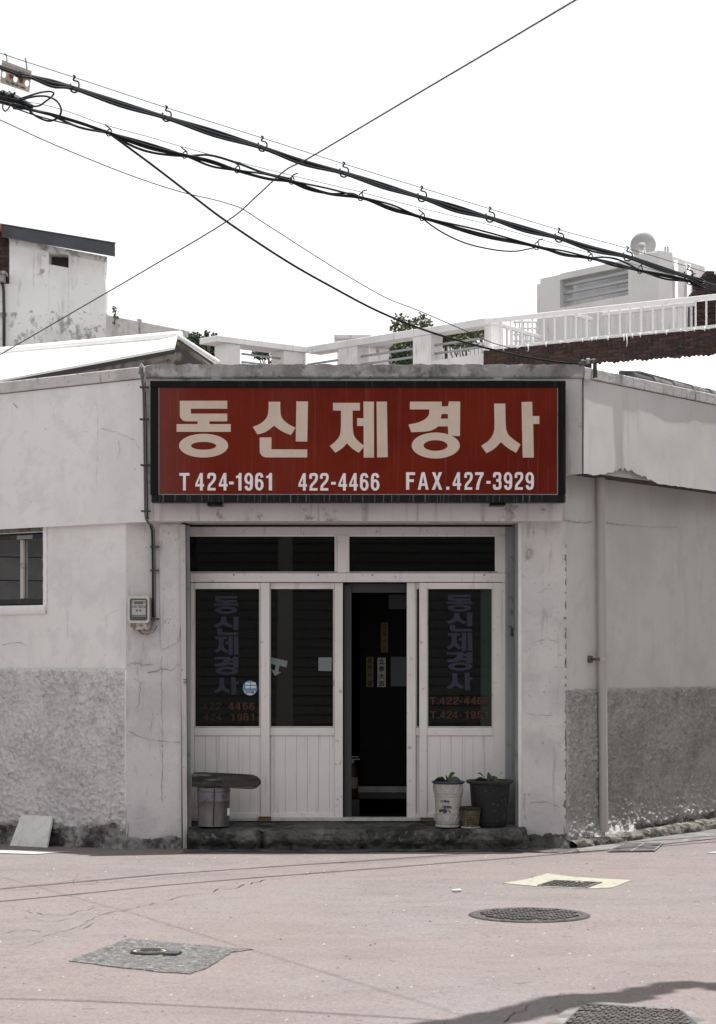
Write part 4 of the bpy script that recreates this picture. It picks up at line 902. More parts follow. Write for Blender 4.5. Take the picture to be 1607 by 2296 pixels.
# power conduit down the left corner
CD = thing('conduit', P(330, 1170, .0), 'grey and black power cables clipped down the left corner of the shop', 'cable')
def wall_pt(px, py, y): return P(px, py, y)
c1 = [P(322, 822, -.03), P(316, 818, .05)]
path = [P(315, 824, -.045), P(319, 850, -.045), P(322, 880, -.045), P(323, 930, -.045), P(324, 1000, -.045), P(325, 1080, -.045), P(326, 1150, -.045), P(328, 1164, -.04), P(333, 1173, .02), P(341, 1178, .13), P(345, 1190, .165), P(346, 1230, .17), P(347, 1290, .17), P(347, 1340, .17), P(347, 1385, .17)]
mb = MB(); mb.tube(path, .0095, 8); obj('cable', mb, 'cable_grey', CD, smooth=True)
mb = MB(); mb.tube([p + Vector((.017, .004, 0)) for p in path[:8]], .006, 6); obj('cable', mb, 'cable_black', CD, smooth=True)
mb = MB(); mb.tube([p + Vector((-.016, .006, 0)) for p in path[9:]], .008, 6); obj('cable', mb, 'cable_black', CD, smooth=True)
mb = MB(); mb.tube([P(340, 1392, .165), P(350, 1396, .16), P(351, 1406, .15), P(344, 1418, .14), P(330, 1423, .14), P(318, 1421, .14), P(311, 1413, .14)], .0075, 8); obj('cable', mb, 'cable_pale', CD, smooth=True)
mb = MB(); mb.tube([P(347, 1390, .16), P(347, 1404, .15), P(340, 1413, .14), P(330, 1416, .14), P(322, 1412, .14)], .006, 8); obj('cable', mb, 'cable_pale', CD, smooth=True)
mb = MB(); mb.tube([P(312, 838, -.04), P(314, 822, -.05), P(318, 817, -.045), P(322, 822, -.05), P(325, 850, -.045), P(327, 880, -.04)], .009, 8); obj('cable', mb, 'cable_pale', CD, smooth=True)
for px, py, y in ((324, 868, -.05), (324, 940, -.05), (326, 1043, -.05), (327, 1146, -.05), (347, 1226, .155), (347, 1279, .155), (347, 1388, .155)):
    mb = MB(); a = P(px, py, y); mb.box(a.x - .035, a.x + .035, a.y - .012, a.y + .03, a.z - .006, a.z + .006); mb.tube([a + Vector((.03, -.02, 0)), a + Vector((.03, .02, 0))], .009, 8); mb.tube([a + Vector((-.03, -.02, 0)), a + Vector((-.03, .02, 0))], .009, 8)
    obj('clip', mb, 'iron_dark', CD)

MT = thing('electricity_meter', P(317, 1418, .14), 'cream electricity meter with dark display window on the left pilaster', 'meter')
def rrect(px0, px1, py0, py1, r, bulge=0, n=6):
    pts = []
    for cx, cy, a0 in ((px1 - r, py0 + r, -90), (px1 - r, py1 - r, 0), (px0 + r, py1 - r, 90), (px0 + r, py0 + r, 180)): pts += arc(cx, cy, r, a0, a0 + 90, n)
    out = []
    for x, y in pts:
        t = (x - px0) / (px1 - px0); b = bulge * 4 * t * (1 - t)
        out.append((x, y - b if y < (py0 + py1) / 2 else y + b))
    return out
def plate(name, m, pts, y0, y1, parent, bevel=.004):
    q = MB(); q.prism([P(x, y, y0) for x, y in pts][::-1], (0, y1 - y0, 0)); return obj(name, q, m, parent, bevel=bevel)
mz = lambda x, y: ((480 + x / 7.305) / 1.7834, (2350 + y / 7.305) / 1.7834)
def mzr(x0, x1, y0, y1, r, b=0):
    a = mz(x0, y0); c = mz(x1, y1); return rrect(a[0], c[0], a[1], c[1], r, b)
plate('back_box', 'steel_grey', mzr(300, 905, 300, 1220, 3), .10, .185, MT)
plate('terminal_cover', 'meter_dirty', mzr(262, 865, 1000, 1215, 5, 1.5), .075, .17, MT)
plate('housing', 'meter_shell', mzr(230, 855, 262, 1025, 6, 1.8), .055, .15, MT, .008)
plate('window', 'meter_glass', mzr(290, 800, 328, 950, 4, 1.6), .050, .06, MT, .003)
plate('dial_face', 'meter_face', mzr(345, 752, 365, 800, 1.2), .047, .052, MT, .001)
plate('display', 'meter_lcd', mzr(408, 682, 398, 482, .6), .045, .049, MT, .001)
plate('reflective_strip', 'vinyl_clear', mzr(355, 760, 812, 862, 1), .047, .051, MT, .001)
for a in (497, 600):
    plate('button', 'ink', mzr(a - 22, a + 22, 645, 690, 1.5), .044, .048, MT, .001)
lm = MB()
for a, b, c, d in ((345, 385, 380, 465), (355, 395, 515, 600), (410, 500, 520, 605), (535, 680, 520, 605), (695, 745, 520, 600), (695, 740, 395, 465)):
    n = 3 if d - c > 20 else 1
    for i in range(n):
        h = (d - c) / (n * 1.8); y0 = c + i * (d - c) / n
        p0, p1 = mz(a, y0), mz(b, y0 + h); v, f = tess([(p0[0], p0[1]), (p1[0], p0[1]), (p1[0], p1[1]), (p0[0], p1[1])]); lm.add([P(x, y, .0465) for x, y in v], f)
obj('dial_printing', lm, 'cable_grey', MT)

# ================================================================== THINGS ON THE STEP
def stepz(y): return .168 + .034 * max(0, y) if y > 0 else .166
# paint can
cy_ = .16; cxp = P(479.5, 1800, cy_).x; zc = stepz(cy_) + .012
sclc = (cy_ + CAMD) / F
PC = thing('paint_can', (cxp, cy_, zc), 'dented steel paint can standing under the old plank', 'can')
r0 = 37.5 * sclc; hh = 88 * sclc
mb = MB(); mb.lathe((cxp, cy_, zc), [(r0 * .90, 0), (r0 * .96, .002), (r0 * .965, .008), (r0 * .945, .012), (r0 * .955, hh * .30), (r0 * .975, hh * .635), (r0 * 1.0, hh * .65), (r0 * .985, hh * .665)], 40, wob=lambda a, z: -.004 * max(0, math.cos(a + 1.9)) ** 6); obj('body', mb, 'can_steel', PC, smooth=True, sharp=35)
mb = MB(); mb.lathe((cxp, cy_, zc), [(r0 * .985, hh * .667), (r0 * .985, hh * .88), (r0 * 1.01, hh * .89), (r0 * 1.02, hh * .91), (r0 * 1.0, hh * .925)], 40); obj('upper_band', mb, 'can_band', PC, smooth=True, sharp=35)
mb = MB(); mb.lathe((cxp, cy_, zc), [(r0 * .985, hh * .925), (r0 * .99, hh * .985), (r0 * 1.01, hh), (r0 * .97, hh), (r0 * .96, hh * .96)], 40); obj('lid_rim', mb, 'can_steel', PC, smooth=True, sharp=35)
for a in (-98, -48):
    rr = math.radians(a); q = Vector((cxp + r0 * .98 * math.cos(rr), cy_ + r0 * .98 * math.sin(rr), zc + hh * .775)); d_ = Vector((math.cos(rr), math.sin(rr), 0))
    mb = MB(); mb.tube([q, q + d_ * .010], .016, 14); mb.tube([q + d_ * .008, q + d_ * .018], .008, 10); obj('handle_lug', mb, 'can_steel', PC, smooth=True, sharp=40)
q = Vector((cxp + .012, cy_ - r0 * 1.02, zc)); mb = MB(); mb.tube([q + Vector((.004, -.006, hh * .97)), q + Vector((0, -.003, hh * .5)), q + Vector((-.006, -.004, .01))], .0035, 6); obj('cord', mb, 'ink', PC, smooth=True)
rr = math.radians(-14); mb = MB(); a = Vector((cxp + r0 * .955 * math.cos(rr), cy_ + r0 * .955 * math.sin(rr), zc + hh * .28)); mb.box(a.x - .012, a.x + .006, a.y - .03, a.y, a.z, a.z + .06); obj('paper_label', mb, 'sticker_white', PC)
mb = MB(); mb.tube([Vector((cxp - r0 * 1.0, cy_ - .03, zc + hh * .46)), Vector((cxp - r0 * .75, cy_ - r0 * .7, zc + hh * .55)), Vector((cxp - r0 * .35, cy_ - r0 * .96, zc + hh * .72)), Vector((cxp - .01, cy_ - r0 * 1.02, zc + hh * .77))], .0022, 6); obj('wire_handle', mb, 'cable_grey', PC, smooth=True)
# old plank bench resting on the can
y0, y1 = .06, .34
zl = zc + hh + .001
pts = [(430, 1740)] + [(452, 1740), (500, 1742), (540, 1744), (562, 1745)] + [(572, 1749), (579, 1756), (581, 1762), (580, 1767), (576, 1772), (566, 1774), (552, 1774), (520, 1772), (480, 1770), (430, 1769.5)]
zb = P(0, 1770, y0).z; dzp = zl - zb
mb = MB()
front = [P(x, y, y0) + Vector((0, 0, dzp)) for x, y in pts]
n = len(front); rows = []
for j, (yy, sx, sz) in enumerate(((0, .995, .93), (.012, 1, 1), (.14, 1, 1.0), (.27, 1.0, 1.0), (.28, .99, .95))):
    cz = sum(p.z for p in front) / n
    rows.append([Vector((p.x * sx if p.x > -1.1 else p.x, y0 + yy, cz + (p.z - cz) * sz + .0025 * fbm(p.x, yy, p.z, 14, 3))) for p in front])
vs_ = [q for r in rows for q in r]; fs = [(j * n + i, (j + 1) * n + i, (j + 1) * n + (i + 1) % n, j * n + (i + 1) % n) for j in range(len(rows) - 1) for i in range(n)]
fs += [tuple(range(n)), tuple(len(rows) * n - 1 - i for i in range(n))]
mb.add(vs_, fs); obj('old_plank', mb, 'wood_old', None, bevel=.003, label='dark worn thick plank with rounded end laid on the paint can', category='plank')

def leafset(c, specs, m, parent):
    for ang, ln, wd, rise, droop in specs:
        a = math.radians(ang); d = Vector((math.cos(a), math.sin(a), 0)); s = (Vector((-d.y, d.x, 0)) * .55 + Vector((0, 0, .75))).normalized()
        L = MB(); rows = 7; vs_ = []
        for i in range(rows):
            t = i / (rows - 1); w_ = wd * math.sin(math.pi * min(1, t ** .8 * .97 + .03)) ** .8
            base = Vector(c) + d * ln * t + Vector((0, 0, rise * math.sin(t * 1.9) - droop * t * t))
            vs_ += [base - s * w_ * .9, base + Vector((0, -.004, 0)), base + s * w_ * .9]
        fs = []
        for i in range(rows - 1):
            for k in range(2): fs.append((i * 3 + k, i * 3 + k + 1, i * 3 + k + 4, i * 3 + k + 3))
        L.add(vs_, fs); obj('leaf', L, m, parent, smooth=True)
# white ceramic pot
y_ = .14; k = (y_ + CAMD) / F; cxp = P(1006, 1800, y_).x; zb = stepz(y_) + .006
FP = thing('flower_pot', (cxp, y_, zb), 'tall white ceramic flower pot with blue bamboo painting and diamond bands', 'flower pot')
def prof_px(rows): return [(r * k, z * k) for r, z in rows]
mb = MB(); mb.lathe((cxp, y_, zb), prof_px([(24, 0), (28.5, 1), (29.5, 4), (29, 6), (27, 6.5)]), 40); obj('saucer', mb, 'saucer', FP, smooth=True, sharp=40)
def diamond(a, z):
    zz = z / k
    amp = 0
    if 11 < zz < 29: v = (zz - 11) / 18
    elif 74 < zz < 94: v = (zz - 74) / 20
    else: return 0
    t = (a * 11 / math.pi) % 2; tri = 1 - abs(t - 1)
    return .0055 * (1 - min(1, abs(tri - v) * 4)) + .003 * (v < tri)
rowsC = [(26, 7), (27, 8), (27.3, 10)] + [(27.3 + .1 * i, 11 + i * 1.5) for i in range(13)] + [(28.9, 30.5), (29.8, 32), (29, 33.5), (28.6, 36)] + [(28.6 + .25 * i, 40 + i * 4) for i in range(7)] + [(30.2, 68), (31.2, 70), (31.6, 71.5), (31.0, 73)] + [(31.2 + .14 * i, 74 + i * 1.6) for i in range(13)] + [(33.5, 95), (34, 97)]
mb = MB(); mb.lathe((cxp, y_, zb), prof_px(rowsC), 132, wob=diamond); obj('pot_body', mb, 'ceramic', FP, smooth=True)
mb = MB(); mb.lathe((cxp, y_, zb), prof_px([(33.5, 97), (36.5, 99.5), (37.5, 102), (36.8, 103.5), (34, 103.3), (32, 101), (31, 95)]), 48); obj('pot_rim', mb, 'ceramic_rim', FP, smooth=True)
mb = MB(); mb.lathe((cxp, y_, zb), prof_px([(31.5, 92), (31.5, 97)]), 32); obj('soil', mb, 'soil', FP)
# painted bamboo: brush strokes wrapped on the pot
lm = MB(); rb = random.Random(3)
def onpot(px, pz, lift=.0012):
    rr = (29.6 * k) + lift; a = -math.pi / 2 + (px - 1006) * k / rr
    return Vector((cxp + rr * math.cos(a), y_ + rr * math.sin(a), zb + (1854 - pz) * k))
def stroke(p0, p1, w_):
    (x0, z0), (x1, z1) = p0, p1; dx, dz = x1 - x0, z1 - z0; l = math.hypot(dx, dz); nx, nz_ = -dz / l * w_, dx / l * w_
    mxp = (x0 * .6 + x1 * .4, z0 * .6 + z1 * .4); li = rb.uniform(.0012, .0022)
    lm.add([onpot(x0, z0, li), onpot(mxp[0] + nx, mxp[1] + nz_, li), onpot(x1, z1, li), onpot(mxp[0] - nx, mxp[1] - nz_, li)], [(0, 1, 2, 3)])
bzp = lambda x, y: ((1650 + x / 3.214) / 1.7834, (3050 + y / 3.214) / 1.7834)
for a, b, w_ in [((398, 500), (408, 650), .9), ((425, 540), (430, 650), .7)]: stroke(bzp(*a), bzp(*b), w_)
for cx_, cy2, n_ in ((410, 465, 9), (440, 545, 9), (385, 590, 8), (420, 600, 6)):
    for i in range(n_):
        sx = cx_ + rb.uniform(-55, 50); stroke(bzp(sx + rb.uniform(-6, 6), cy2 + rb.uniform(-6, 6)), bzp(sx + (sx - cx_) * .35 + rb.uniform(-8, 8), cy2 + rb.uniform(28, 58)), rb.uniform(1.0, 1.7))
    stroke(bzp(cx_ - 62, cy2 + 6), bzp(cx_ + 55, cy2 - 4), 1.3)
obj('painted_bamboo', lm, 'ink_blue', FP)
zt_ = zb + 98 * k
leafset((cxp - .01, y_, zt_), [(185, .115, .030, .050, .03), (5, .12, .028, .055, .03), (40, .095, .022, .085, .0), (-50, .085, .026, .045, .04), (150, .07, .024, .05, .01), (-110, .075, .026, .040, .04), (90, .07, .02, .06, .0)], 'leaf_dark', FP)
# big black pot
y_ = .20; k = (y_ + CAMD) / F; cxp = P(1099, 1800, y_).x; zb = stepz(y_) + .004
BP = thing('flower_pot', (cxp, y_, zb), 'large black plastic flower pot at the right end of the step', 'flower pot')
mb = MB(); mb.lathe((cxp, y_, zb), prof_px([(33, 0), (35.5, 1), (37, 8), (38, 10), (38.5, 14), (42, 55), (44.5, 90), (45.0, 96)]), 56); obj('pot_body', mb, 'plastic_black', BP, smooth=True, sharp=50)
mb = MB(); mb.lathe((cxp, y_, zb), prof_px([(45, 95), (50, 97), (53, 100), (53.5, 103), (51, 104.5), (46, 103), (43.5, 100), (43, 92)]), 56, caps=False); obj('pot_rim', mb, 'plastic_brown', BP, smooth=True, sharp=60)
mb = MB(); mb.lathe((cxp, y_, zb), prof_px([(43, 92), (43, 96)]), 32); obj('soil', mb, 'soil', BP)
leafset((cxp - .02, y_ - .03, zb + 97 * k), [(175, .115, .028, .055, .04), (150, .10, .014, .085, 0), (20, .11, .030, .06, .03), (-20, .12, .028, .055, .05), (70, .08, .024, .085, .01), (-90, .08, .03, .05, .03), (-140, .10, .026, .045, .04), (-60, .06, .03, .07, .02)], 'leaf_dark', BP)
mb = MB(); a = Vector((cxp - .01, y_ - 36.5 * k, zb + .006)); mb.box(a.x - .016, a.x + .02, a.y - .003, a.y + .01, a.z, a.z + .02); obj('drain_slot', mb, 'black_gap', BP, bevel=.003)
# basket pot
y_ = .06; k = (y_ + CAMD) / F; cxp = P(1056.5, 1800, y_).x; zb = stepz(y_) + .006
KP = thing('basket_pot', (cxp, y_, zb), 'small brown ribbed basket pot between the white and the black pot', 'basket pot')
mb = MB(); mb.lathe((cxp, y_, zb), prof_px([(20, 0), (21.5, 1.2), (21.8, 3.2), (20, 4)]), 36); obj('saucer', mb, 'saucer', KP, smooth=True, sharp=40)
rw = [(18.5, 4.2)]
for i in range(9): z0 = 5 + i * 4.0; r = 18.6 + i * .42; rw += [(r - .9, z0), (r + .7, z0 + 1.3), (r + .7, z0 + 2.4), (r - .9, z0 + 3.6)]
mb = MB(); mb.lathe((cxp, y_, zb), prof_px(rw), 44, wob=lambda a, z: .0016 * math.sin(a * 22 + (int(z / k / 4) % 2) * math.pi)); obj('ribbed_body', mb, 'wicker', KP, smooth=True)
mb = MB(); mb.lathe((cxp, y_, zb), prof_px([(21.2, 40.6), (23.2, 41.5), (23.8, 46), (23.2, 48.3), (21.5, 48), (21, 44)]), 44, wob=lambda a, z: .0018 * math.sin(a * 9 + z * 300)); obj('mossy_rim', mb, 'moss', KP, smooth=True)
mb = MB(); mb.lathe((cxp, y_, zb), prof_px([(21, 42), (21, 44)]), 24); obj('soil', mb, 'soil', KP)
# shackle / bent wire on the step, litter
mb = MB(); a = P(762, 1857, .02); a.z = stepz(.02) + .008
mb.tube([a + Vector(q) for q in ((-.03, 0, 0), (-.022, -.012, .006), (-.008, -.014, .006), (0, 0, .004), (-.008, .012, .006), (-.024, .01, .006), (-.03, 0, .0))], .004, 6); mb.tube([a, a + Vector((.03, -.004, .004)), a + Vector((.06, -.012, 0))], .0025, 6)
obj('wire_ring', mb, 'iron', None, smooth=True, label='small bent wire ring lying on the step before the doorway', category='wire')
mb = MB(); q = GR(1023, 2000); mb.prism([on_road(q + Vector(v_), .006) for v_ in ((-.035, -.02, 0), (.0, -.05, .0), (.04, -.01, 0), (.03, .05, 0), (-.01, .02, 0))], (0, 0, .010)); obj('paper_scrap', mb, 'sticker_white', None, label='small white paper scrap on the road near the round manhole', category='litter')

# fire extinguisher in the doorway, on a low ledge
fpost('inner_ledge', 772, 807, 1794, 1842, 1.2, 1.45, 'inner_frame')
y_ = 1.3; k = (y_ + CAMD) / F; cxp = P(790, 1770, y_).x; zb = P(0, 1793, y_).z
FE = thing('fire_extinguisher', (cxp, y_, zb), 'small dark red fire extinguisher standing just inside the doorway', 'extinguisher')
mb = MB(); mb.lathe((cxp, y_, zb), [(.05, 0), (.055, .01), (.055, .25), (.045, .285), (.018, .31), (.018, .325)], 24); obj('cylinder', mb, 'ext_red', FE, smooth=True)
mb = MB(); mb.lathe((cxp, y_, zb), [(.0558, .10), (.0558, .20)], 24, caps=False); obj('label_band', mb, 'label_white', FE, smooth=True)
mb = MB(); mb.box(cxp - .02, cxp + .02, y_ - .02, y_ + .02, zb + .325, zb + .35); mb.box(cxp - .02, cxp + .07, y_ - .008, y_ + .008, zb + .352, zb + .362); mb.box(cxp - .02, cxp + .06, y_ - .008, y_ + .008, zb + .375, zb + .385); obj('valve_lever', mb, 'cable_pale', FE, bevel=.003)
mb = MB(); mb.tube([Vector((cxp - .02, y_, zb + .335)), Vector((cxp - .07, y_ - .01, zb + .30)), Vector((cxp - .068, y_ - .02, zb + .18)), Vector((cxp - .062, y_ - .02, zb + .10))], .009, 8); obj('hose', mb, 'ink', FE, smooth=True)

# marble tile leaning on the wall
tb0, tb1 = GR(21, 1896, -.03), GR(104, 1902, -.03)
ht = .27
up = Vector((.10, .14, .235)); 
mb = MB()
a, b = on_road(tb0, .002), on_road(tb1, .002)
vecw = b - a
uL = P(48, 1827, 0); d_top = LW.px(48, 1827, .045); tA = LW.pt(d_top[0], .045, d_top[1]); d_top = LW.px(117, 1831, .045); tB = LW.pt(d_top[0], .045, d_top[1])
nrm = (b - a).cross(tA - a).normalized() * .022
mb.hexa([a, b, b - nrm * -1 if False else b + (-nrm if nrm.y < 0 else nrm), a + (-nrm if nrm.y < 0 else nrm), tA, tB, tB + (-nrm if nrm.y < 0 else nrm), tA + (-nrm if nrm.y < 0 else nrm)])
obj('marble_tile', mb, 'marble', None, bevel=.002, label='square veined white marble tile leaning against the left wall', category='tile')

# ================================================================== MANHOLES
def at_road(px, py): return on_road(GR(px, py), 0)
c = at_road(1188, 2053.5); rad = 132 * (c.y + CAMD) / F
MH = thing('manhole_cover', (c.x, c.y, c.z), 'round cast iron manhole cover with raised studs in the road', 'manhole cover')
mb = MB(); mb.lathe((c.x, c.y, c.z), [(rad * .90, .0055), (rad * .915, .009), (rad, .009), (rad * 1.01, .002)], 72, caps=False); obj('frame_ring', mb, 'iron', MH)
mb = MB(); mb.lathe((c.x, c.y, c.z), [(rad * 1.0, .0035), (rad * 1.035, .0035)], 72, caps=False); mb.lathe((c.x, c.y, c.z), [(rad * .885, .0065), (rad * .905, .0065)], 72, caps=False); obj('recess_ring', mb, 'iron_dark', MH)  # flat dark rings painted on to read as a recessed gap
mb = MB(); mb.lathe((c.x, c.y, c.z), [(rad * .905, .003), (rad * .905, .0055)], 72); obj('cover_plate', mb, 'iron', MH)
mb = MB(); rnd = random.Random(2); st = .047
for i in range(-9, 10):
    for j in range(-9, 10):
        x, y = i * st + (st / 2 if j % 2 else 0), j * st * .8
        if math.hypot(x, y) < rad * .84 and rnd.random() > .06:
            a = rad * .04; mb.box(c.x + x - a * 1.2, c.x + x + a * 1.2, c.y + y - a * .85, c.y + y + a * .85, c.z + .0056, c.z + .014 + rnd.uniform(-.002, .002))
obj('studs', mb, 'iron', MH, kind='stuff')
# rectangular cover at the lower right
q = [zr2(862, 842), zr2(985, 736), zr2(1490, 781), zr2(1590, 850)]
pc = [at_road(*p) for p in q]
pc[0] = pc[0] + (pc[0] - pc[1]) * .6; pc[3] = pc[3] + (pc[3] - pc[2]) * .55
cen = (pc[0] + pc[1] + pc[2] + pc[3]) / 4
MR = thing('manhole_cover', cen, 'large rectangular cast iron cover at the bottom right of the road', 'manhole cover')
def qpt(u, v, z): 
    p = pc[0].lerp(pc[3], u).lerp(pc[1].lerp(pc[2], u), v); return Vector((p.x, p.y, cen.z + z))
def rr_uv(m, r=.07):
    pts = []
    for cx_, cy2, a0 in ((1 - m - r, 1 - m - r, 0), (m + r, 1 - m - r, 90), (m + r, m + r, 180), (1 - m - r, m + r, 270)): pts += arc(cx_, cy2, r, a0, a0 + 90, 5)
    return pts
mb = MB(); mb.prism([qpt(u, v, .003) for u, v in rr_uv(0, .10)], (0, 0, .006)); obj('frame_ring', mb, 'gutter', MR, bevel=.002)
mb = MB(); mb.prism([qpt(u, v, .0095) for u, v in rr_uv(.09, .05)], (0, 0, .002)); obj('cover_plate', mb, 'iron_dark', MR)
mb = MB()
nu_, nv_ = 17, 14
for i in range(nu_):
    for j in range(nv_):
        u0 = .11 + .78 * (i + (.5 if j % 2 else 0)) / (nu_ + .5); v0 = .11 + .78 * j / nv_
        du, dv = .78 / (nu_ + .5) * .74, .78 / nv_ * .62
        h = .018 + rnd.uniform(-.002, .003)
        mb.hexa([qpt(u0, v0, .011), qpt(u0 + du, v0, .011), qpt(u0 + du, v0 + dv, .011), qpt(u0, v0 + dv, .011), qpt(u0, v0, h), qpt(u0 + du, v0, h), qpt(u0 + du, v0 + dv, h), qpt(u0, v0 + dv, h)])
obj('studs', mb, 'iron', MR, kind='stuff')
# cover inside the yellow square
q = [zr2(803, 219), zr2(880, 197), zr2(1097, 207), zr2(1032, 230)]; pc2 = [at_road(*p) for p in q]; cen2 = sum(pc2, Vector()) / 4
MY = thing('manhole_cover', cen2, 'small dark square cover framed by the pale yellow road paint', 'manhole cover')
mb = MB(); mb.prism([Vector((p.x, p.y, p.z + .006)) for p in pc2][::-1], (0, 0, .004)); obj('cover_plate', mb, 'iron', MY)
mb = MB()
for i in range(7):
    for j in range(4):
        u0, v0 = .08 + i * .125, .1 + j * .21
        def q2(u, v, z): p = pc2[0].lerp(pc2[3], u).lerp(pc2[1].lerp(pc2[2], u), v); return Vector((p.x, p.y, p.z + z))
        mb.hexa([q2(u0, v0, .0102), q2(u0 + .07, v0, .0102), q2(u0 + .07, v0 + .12, .0102), q2(u0, v0 + .12, .0102), q2(u0, v0, .016), q2(u0 + .07, v0, .016), q2(u0 + .07, v0 + .12, .016), q2(u0, v0 + .12, .016)])
obj('studs', mb, 'iron_dark', MY, kind='stuff')
lm = MB(); 
for t in (.55, .65): lm.add([q2(t, .62, .0175), q2(t + .05, .62, .0175), q2(t + .05, .75, .0175), q2(t, .75, .0175)], [(0, 1, 2, 3)])
obj('paint_mark', lm, 'yellow_paint', MY)
# water valve cover on the asphalt patch
c = at_road(*zr(672, 521)); c.z += .007; rad = 44 * (c.y + CAMD) / F
MV = thing('valve_cover', c, 'small oval iron valve cover set in the grey asphalt patch', 'valve cover')
mb = MB(); mb.lathe(c, [(rad * .86, .004), (rad * .87, .009), (rad * .97, .009), (rad, .001)], 48, caps=False); obj('frame_ring', mb, 'iron_dark', MV)
mb = MB(); mb.lathe(c, [(rad * .70, .0055), (rad * .865, .0055)], 48, caps=False); obj('sand_rim', mb, 'sand', MV)
mb = MB(); mb.lathe(c, [(rad * .705, .004), (rad * .69, .0075)], 48)
obj('cover_plate', mb, 'iron', MV)
mb = MB()
for i in range(-3, 4):
    for j in range(-2, 3):
        x, y = i * rad * .15, j * rad * .2
        if math.hypot(x, y) < rad * .55: mb.box(c.x + x, c.x + x + rad * .1, c.y + y, c.y + y + rad * .08, c.z + .0076, c.z + .013)
obj('studs', mb, 'iron_dark', MV, kind='stuff')
a = at_road(*zr(775, 530)); a.z += .004
mb = MB(); mb.prism([a + Vector(v_) for v_ in ((-.05, -.05, .004), (.02, -.045, .004), (.045, .02, .004), (.015, .06, .004), (-.04, .03, .004))], (0, 0, .006)); obj('hinge_lug', mb, 'iron_dark', MV, bevel=.003)
# drain grate in the gutter
g0, g1, g2, g3 = [on_road(GR(*p), .006) for p in ((1362, 1912), (1400, 1894), (1490, 1893), (1470, 1911))]
cg = (g0 + g1 + g2 + g3) / 4
DG = thing('drain_grate', cg, 'iron drain grate of dark bars in the gutter by the right wall', 'drain grate')
mb = MB(); mb.prism([p + Vector((0, 0, .002)) for p in (g0, g3, g2, g1)], (0, 0, .004)); obj('frame', mb, 'gutter', DG)
nb = 6
for i in range(nb):
    for u0, u1 in ((.04, .47), (.53, .96)):
        v0, v1 = (i + .25) / nb, (i + .62) / nb
        def gp(u, v): return g0.lerp(g3, u).lerp(g1.lerp(g2, u), v) + Vector((0, 0, .0065))
        mb = MB(); mb.prism([gp(u0, v0), gp(u1, v0), gp(u1, v1), gp(u0, v1)], (0, 0, .001)); obj('slot', mb, 'black_gap', DG)

# ================================================================== OVERHEAD CABLES
def lerp_inv(px, a, b):      # straight run in plan: 1/distance is linear across the view
    (pa, da), (pb, db) = a, b; t = (px - pa) / (pb - pa); return 1.0 / ((1 - t) / da + t / db)
def dense(pts, n=5):
    out = []
    for i in range(len(pts) - 1):
        p0 = pts[max(i - 1, 0)]; p1 = pts[i]; p2 = pts[i + 1]; p3 = pts[min(i + 2, len(pts) - 1)]
        for j in range(n):
            t = j / n
            out.append(tuple(.5 * (2 * b + (c_ - a_) * t + (2 * a_ - 5 * b + 4 * c_ - d_) * t * t + (-a_ + 3 * b - 3 * c_ + d_) * t ** 3) for a_, b, c_, d_ in zip(p0, p1, p2, p3)))
    return out + [pts[-1]]
def line3(pts, da, db, off=0.0, n=5): return [PD(x, y, lerp_inv(x, da, db) + off) for x, y in dense(pts, n)]
DU = ((0, 13.95), (990, 16.34)); DLW = ((0, 14.8), (990, 17.07))
EXT = lambda pts, y0, y1: [(-500, y0)] + pts + [(2150, y1)]
def cabobj(name, pts3, r, m, parent=None, n=6, **kw):
    q = MB(); q.tube(pts3, r, n); return obj(name, q, m, parent, smooth=True, **kw)
# upper bundle
UB = thing('cable_bundle', PD(803, 390, 15.9), 'upper black telephone cable bundle hung on hooks from a thin wire', 'cables')
mes = EXT([(0, 118), (60, 138), (165, 172), (372, 240), (587, 308), (770, 366), (945, 420), (1098, 467), (1253, 514), (1407, 556), (1543, 597), (1607, 616)], -48, 770)
cabobj('messenger_wire', line3(mes, *DU), .0026, 'wire_thin', UB)
up = EXT([(0, 151), (70, 173), (165, 198), (372, 263), (470, 296), (587, 330), (680, 366), (770, 388), (860, 419), (945, 443), (1098, 489), (1180, 516), (1253, 533), (1330, 556), (1407, 575), (1543, 620), (1607, 642)], -20, 805)
UK = [(-500, -20), (0, 150), (70, 172), (165, 197), (372, 263), (587, 330), (770, 387), (945, 442), (1098, 488), (1253, 533), (1407, 575), (1543, 620), (1607, 642), (2150, 805)]
def strand(knots, devs, sag):
    out = []
    for i, (a, b) in enumerate(zip(knots, knots[1:])):
        out.append(a)
        if a[0] >= 0: out.append(((a[0] + b[0]) / 2, (a[1] + b[1]) / 2 + sag + devs[i % len(devs)]))
    return out + [knots[-1]]
rb = random.Random(9)
cabobj('cable', line3(strand(UK, [0], 2.2), *DU), .0150, 'cable_black', UB, 8)
cabobj('cable', line3(strand([(x, y - 2.5) for x, y in UK], [0, -1.5, -3.5, -2, -4.5, 1, -3, -4, -2], 1.5), *DU, .02), .0095, 'cable_black', UB)
cabobj('cable', line3(strand([(x, y + 2.2) for x, y in UK], [1, 3, 4.5, 2.5, 3, 5, 1.5, 4, 3, 4.5], 2.5), *DU, -.02), .0085, 'cable_black', UB)
hooks = [(165, 172, 198), (372, 240, 263), (587, 308, 330), (770, 366, 388), (945, 420, 443), (1098, 467, 489), (1253, 514, 534), (1407, 556, 576), (1543, 597, 620)]
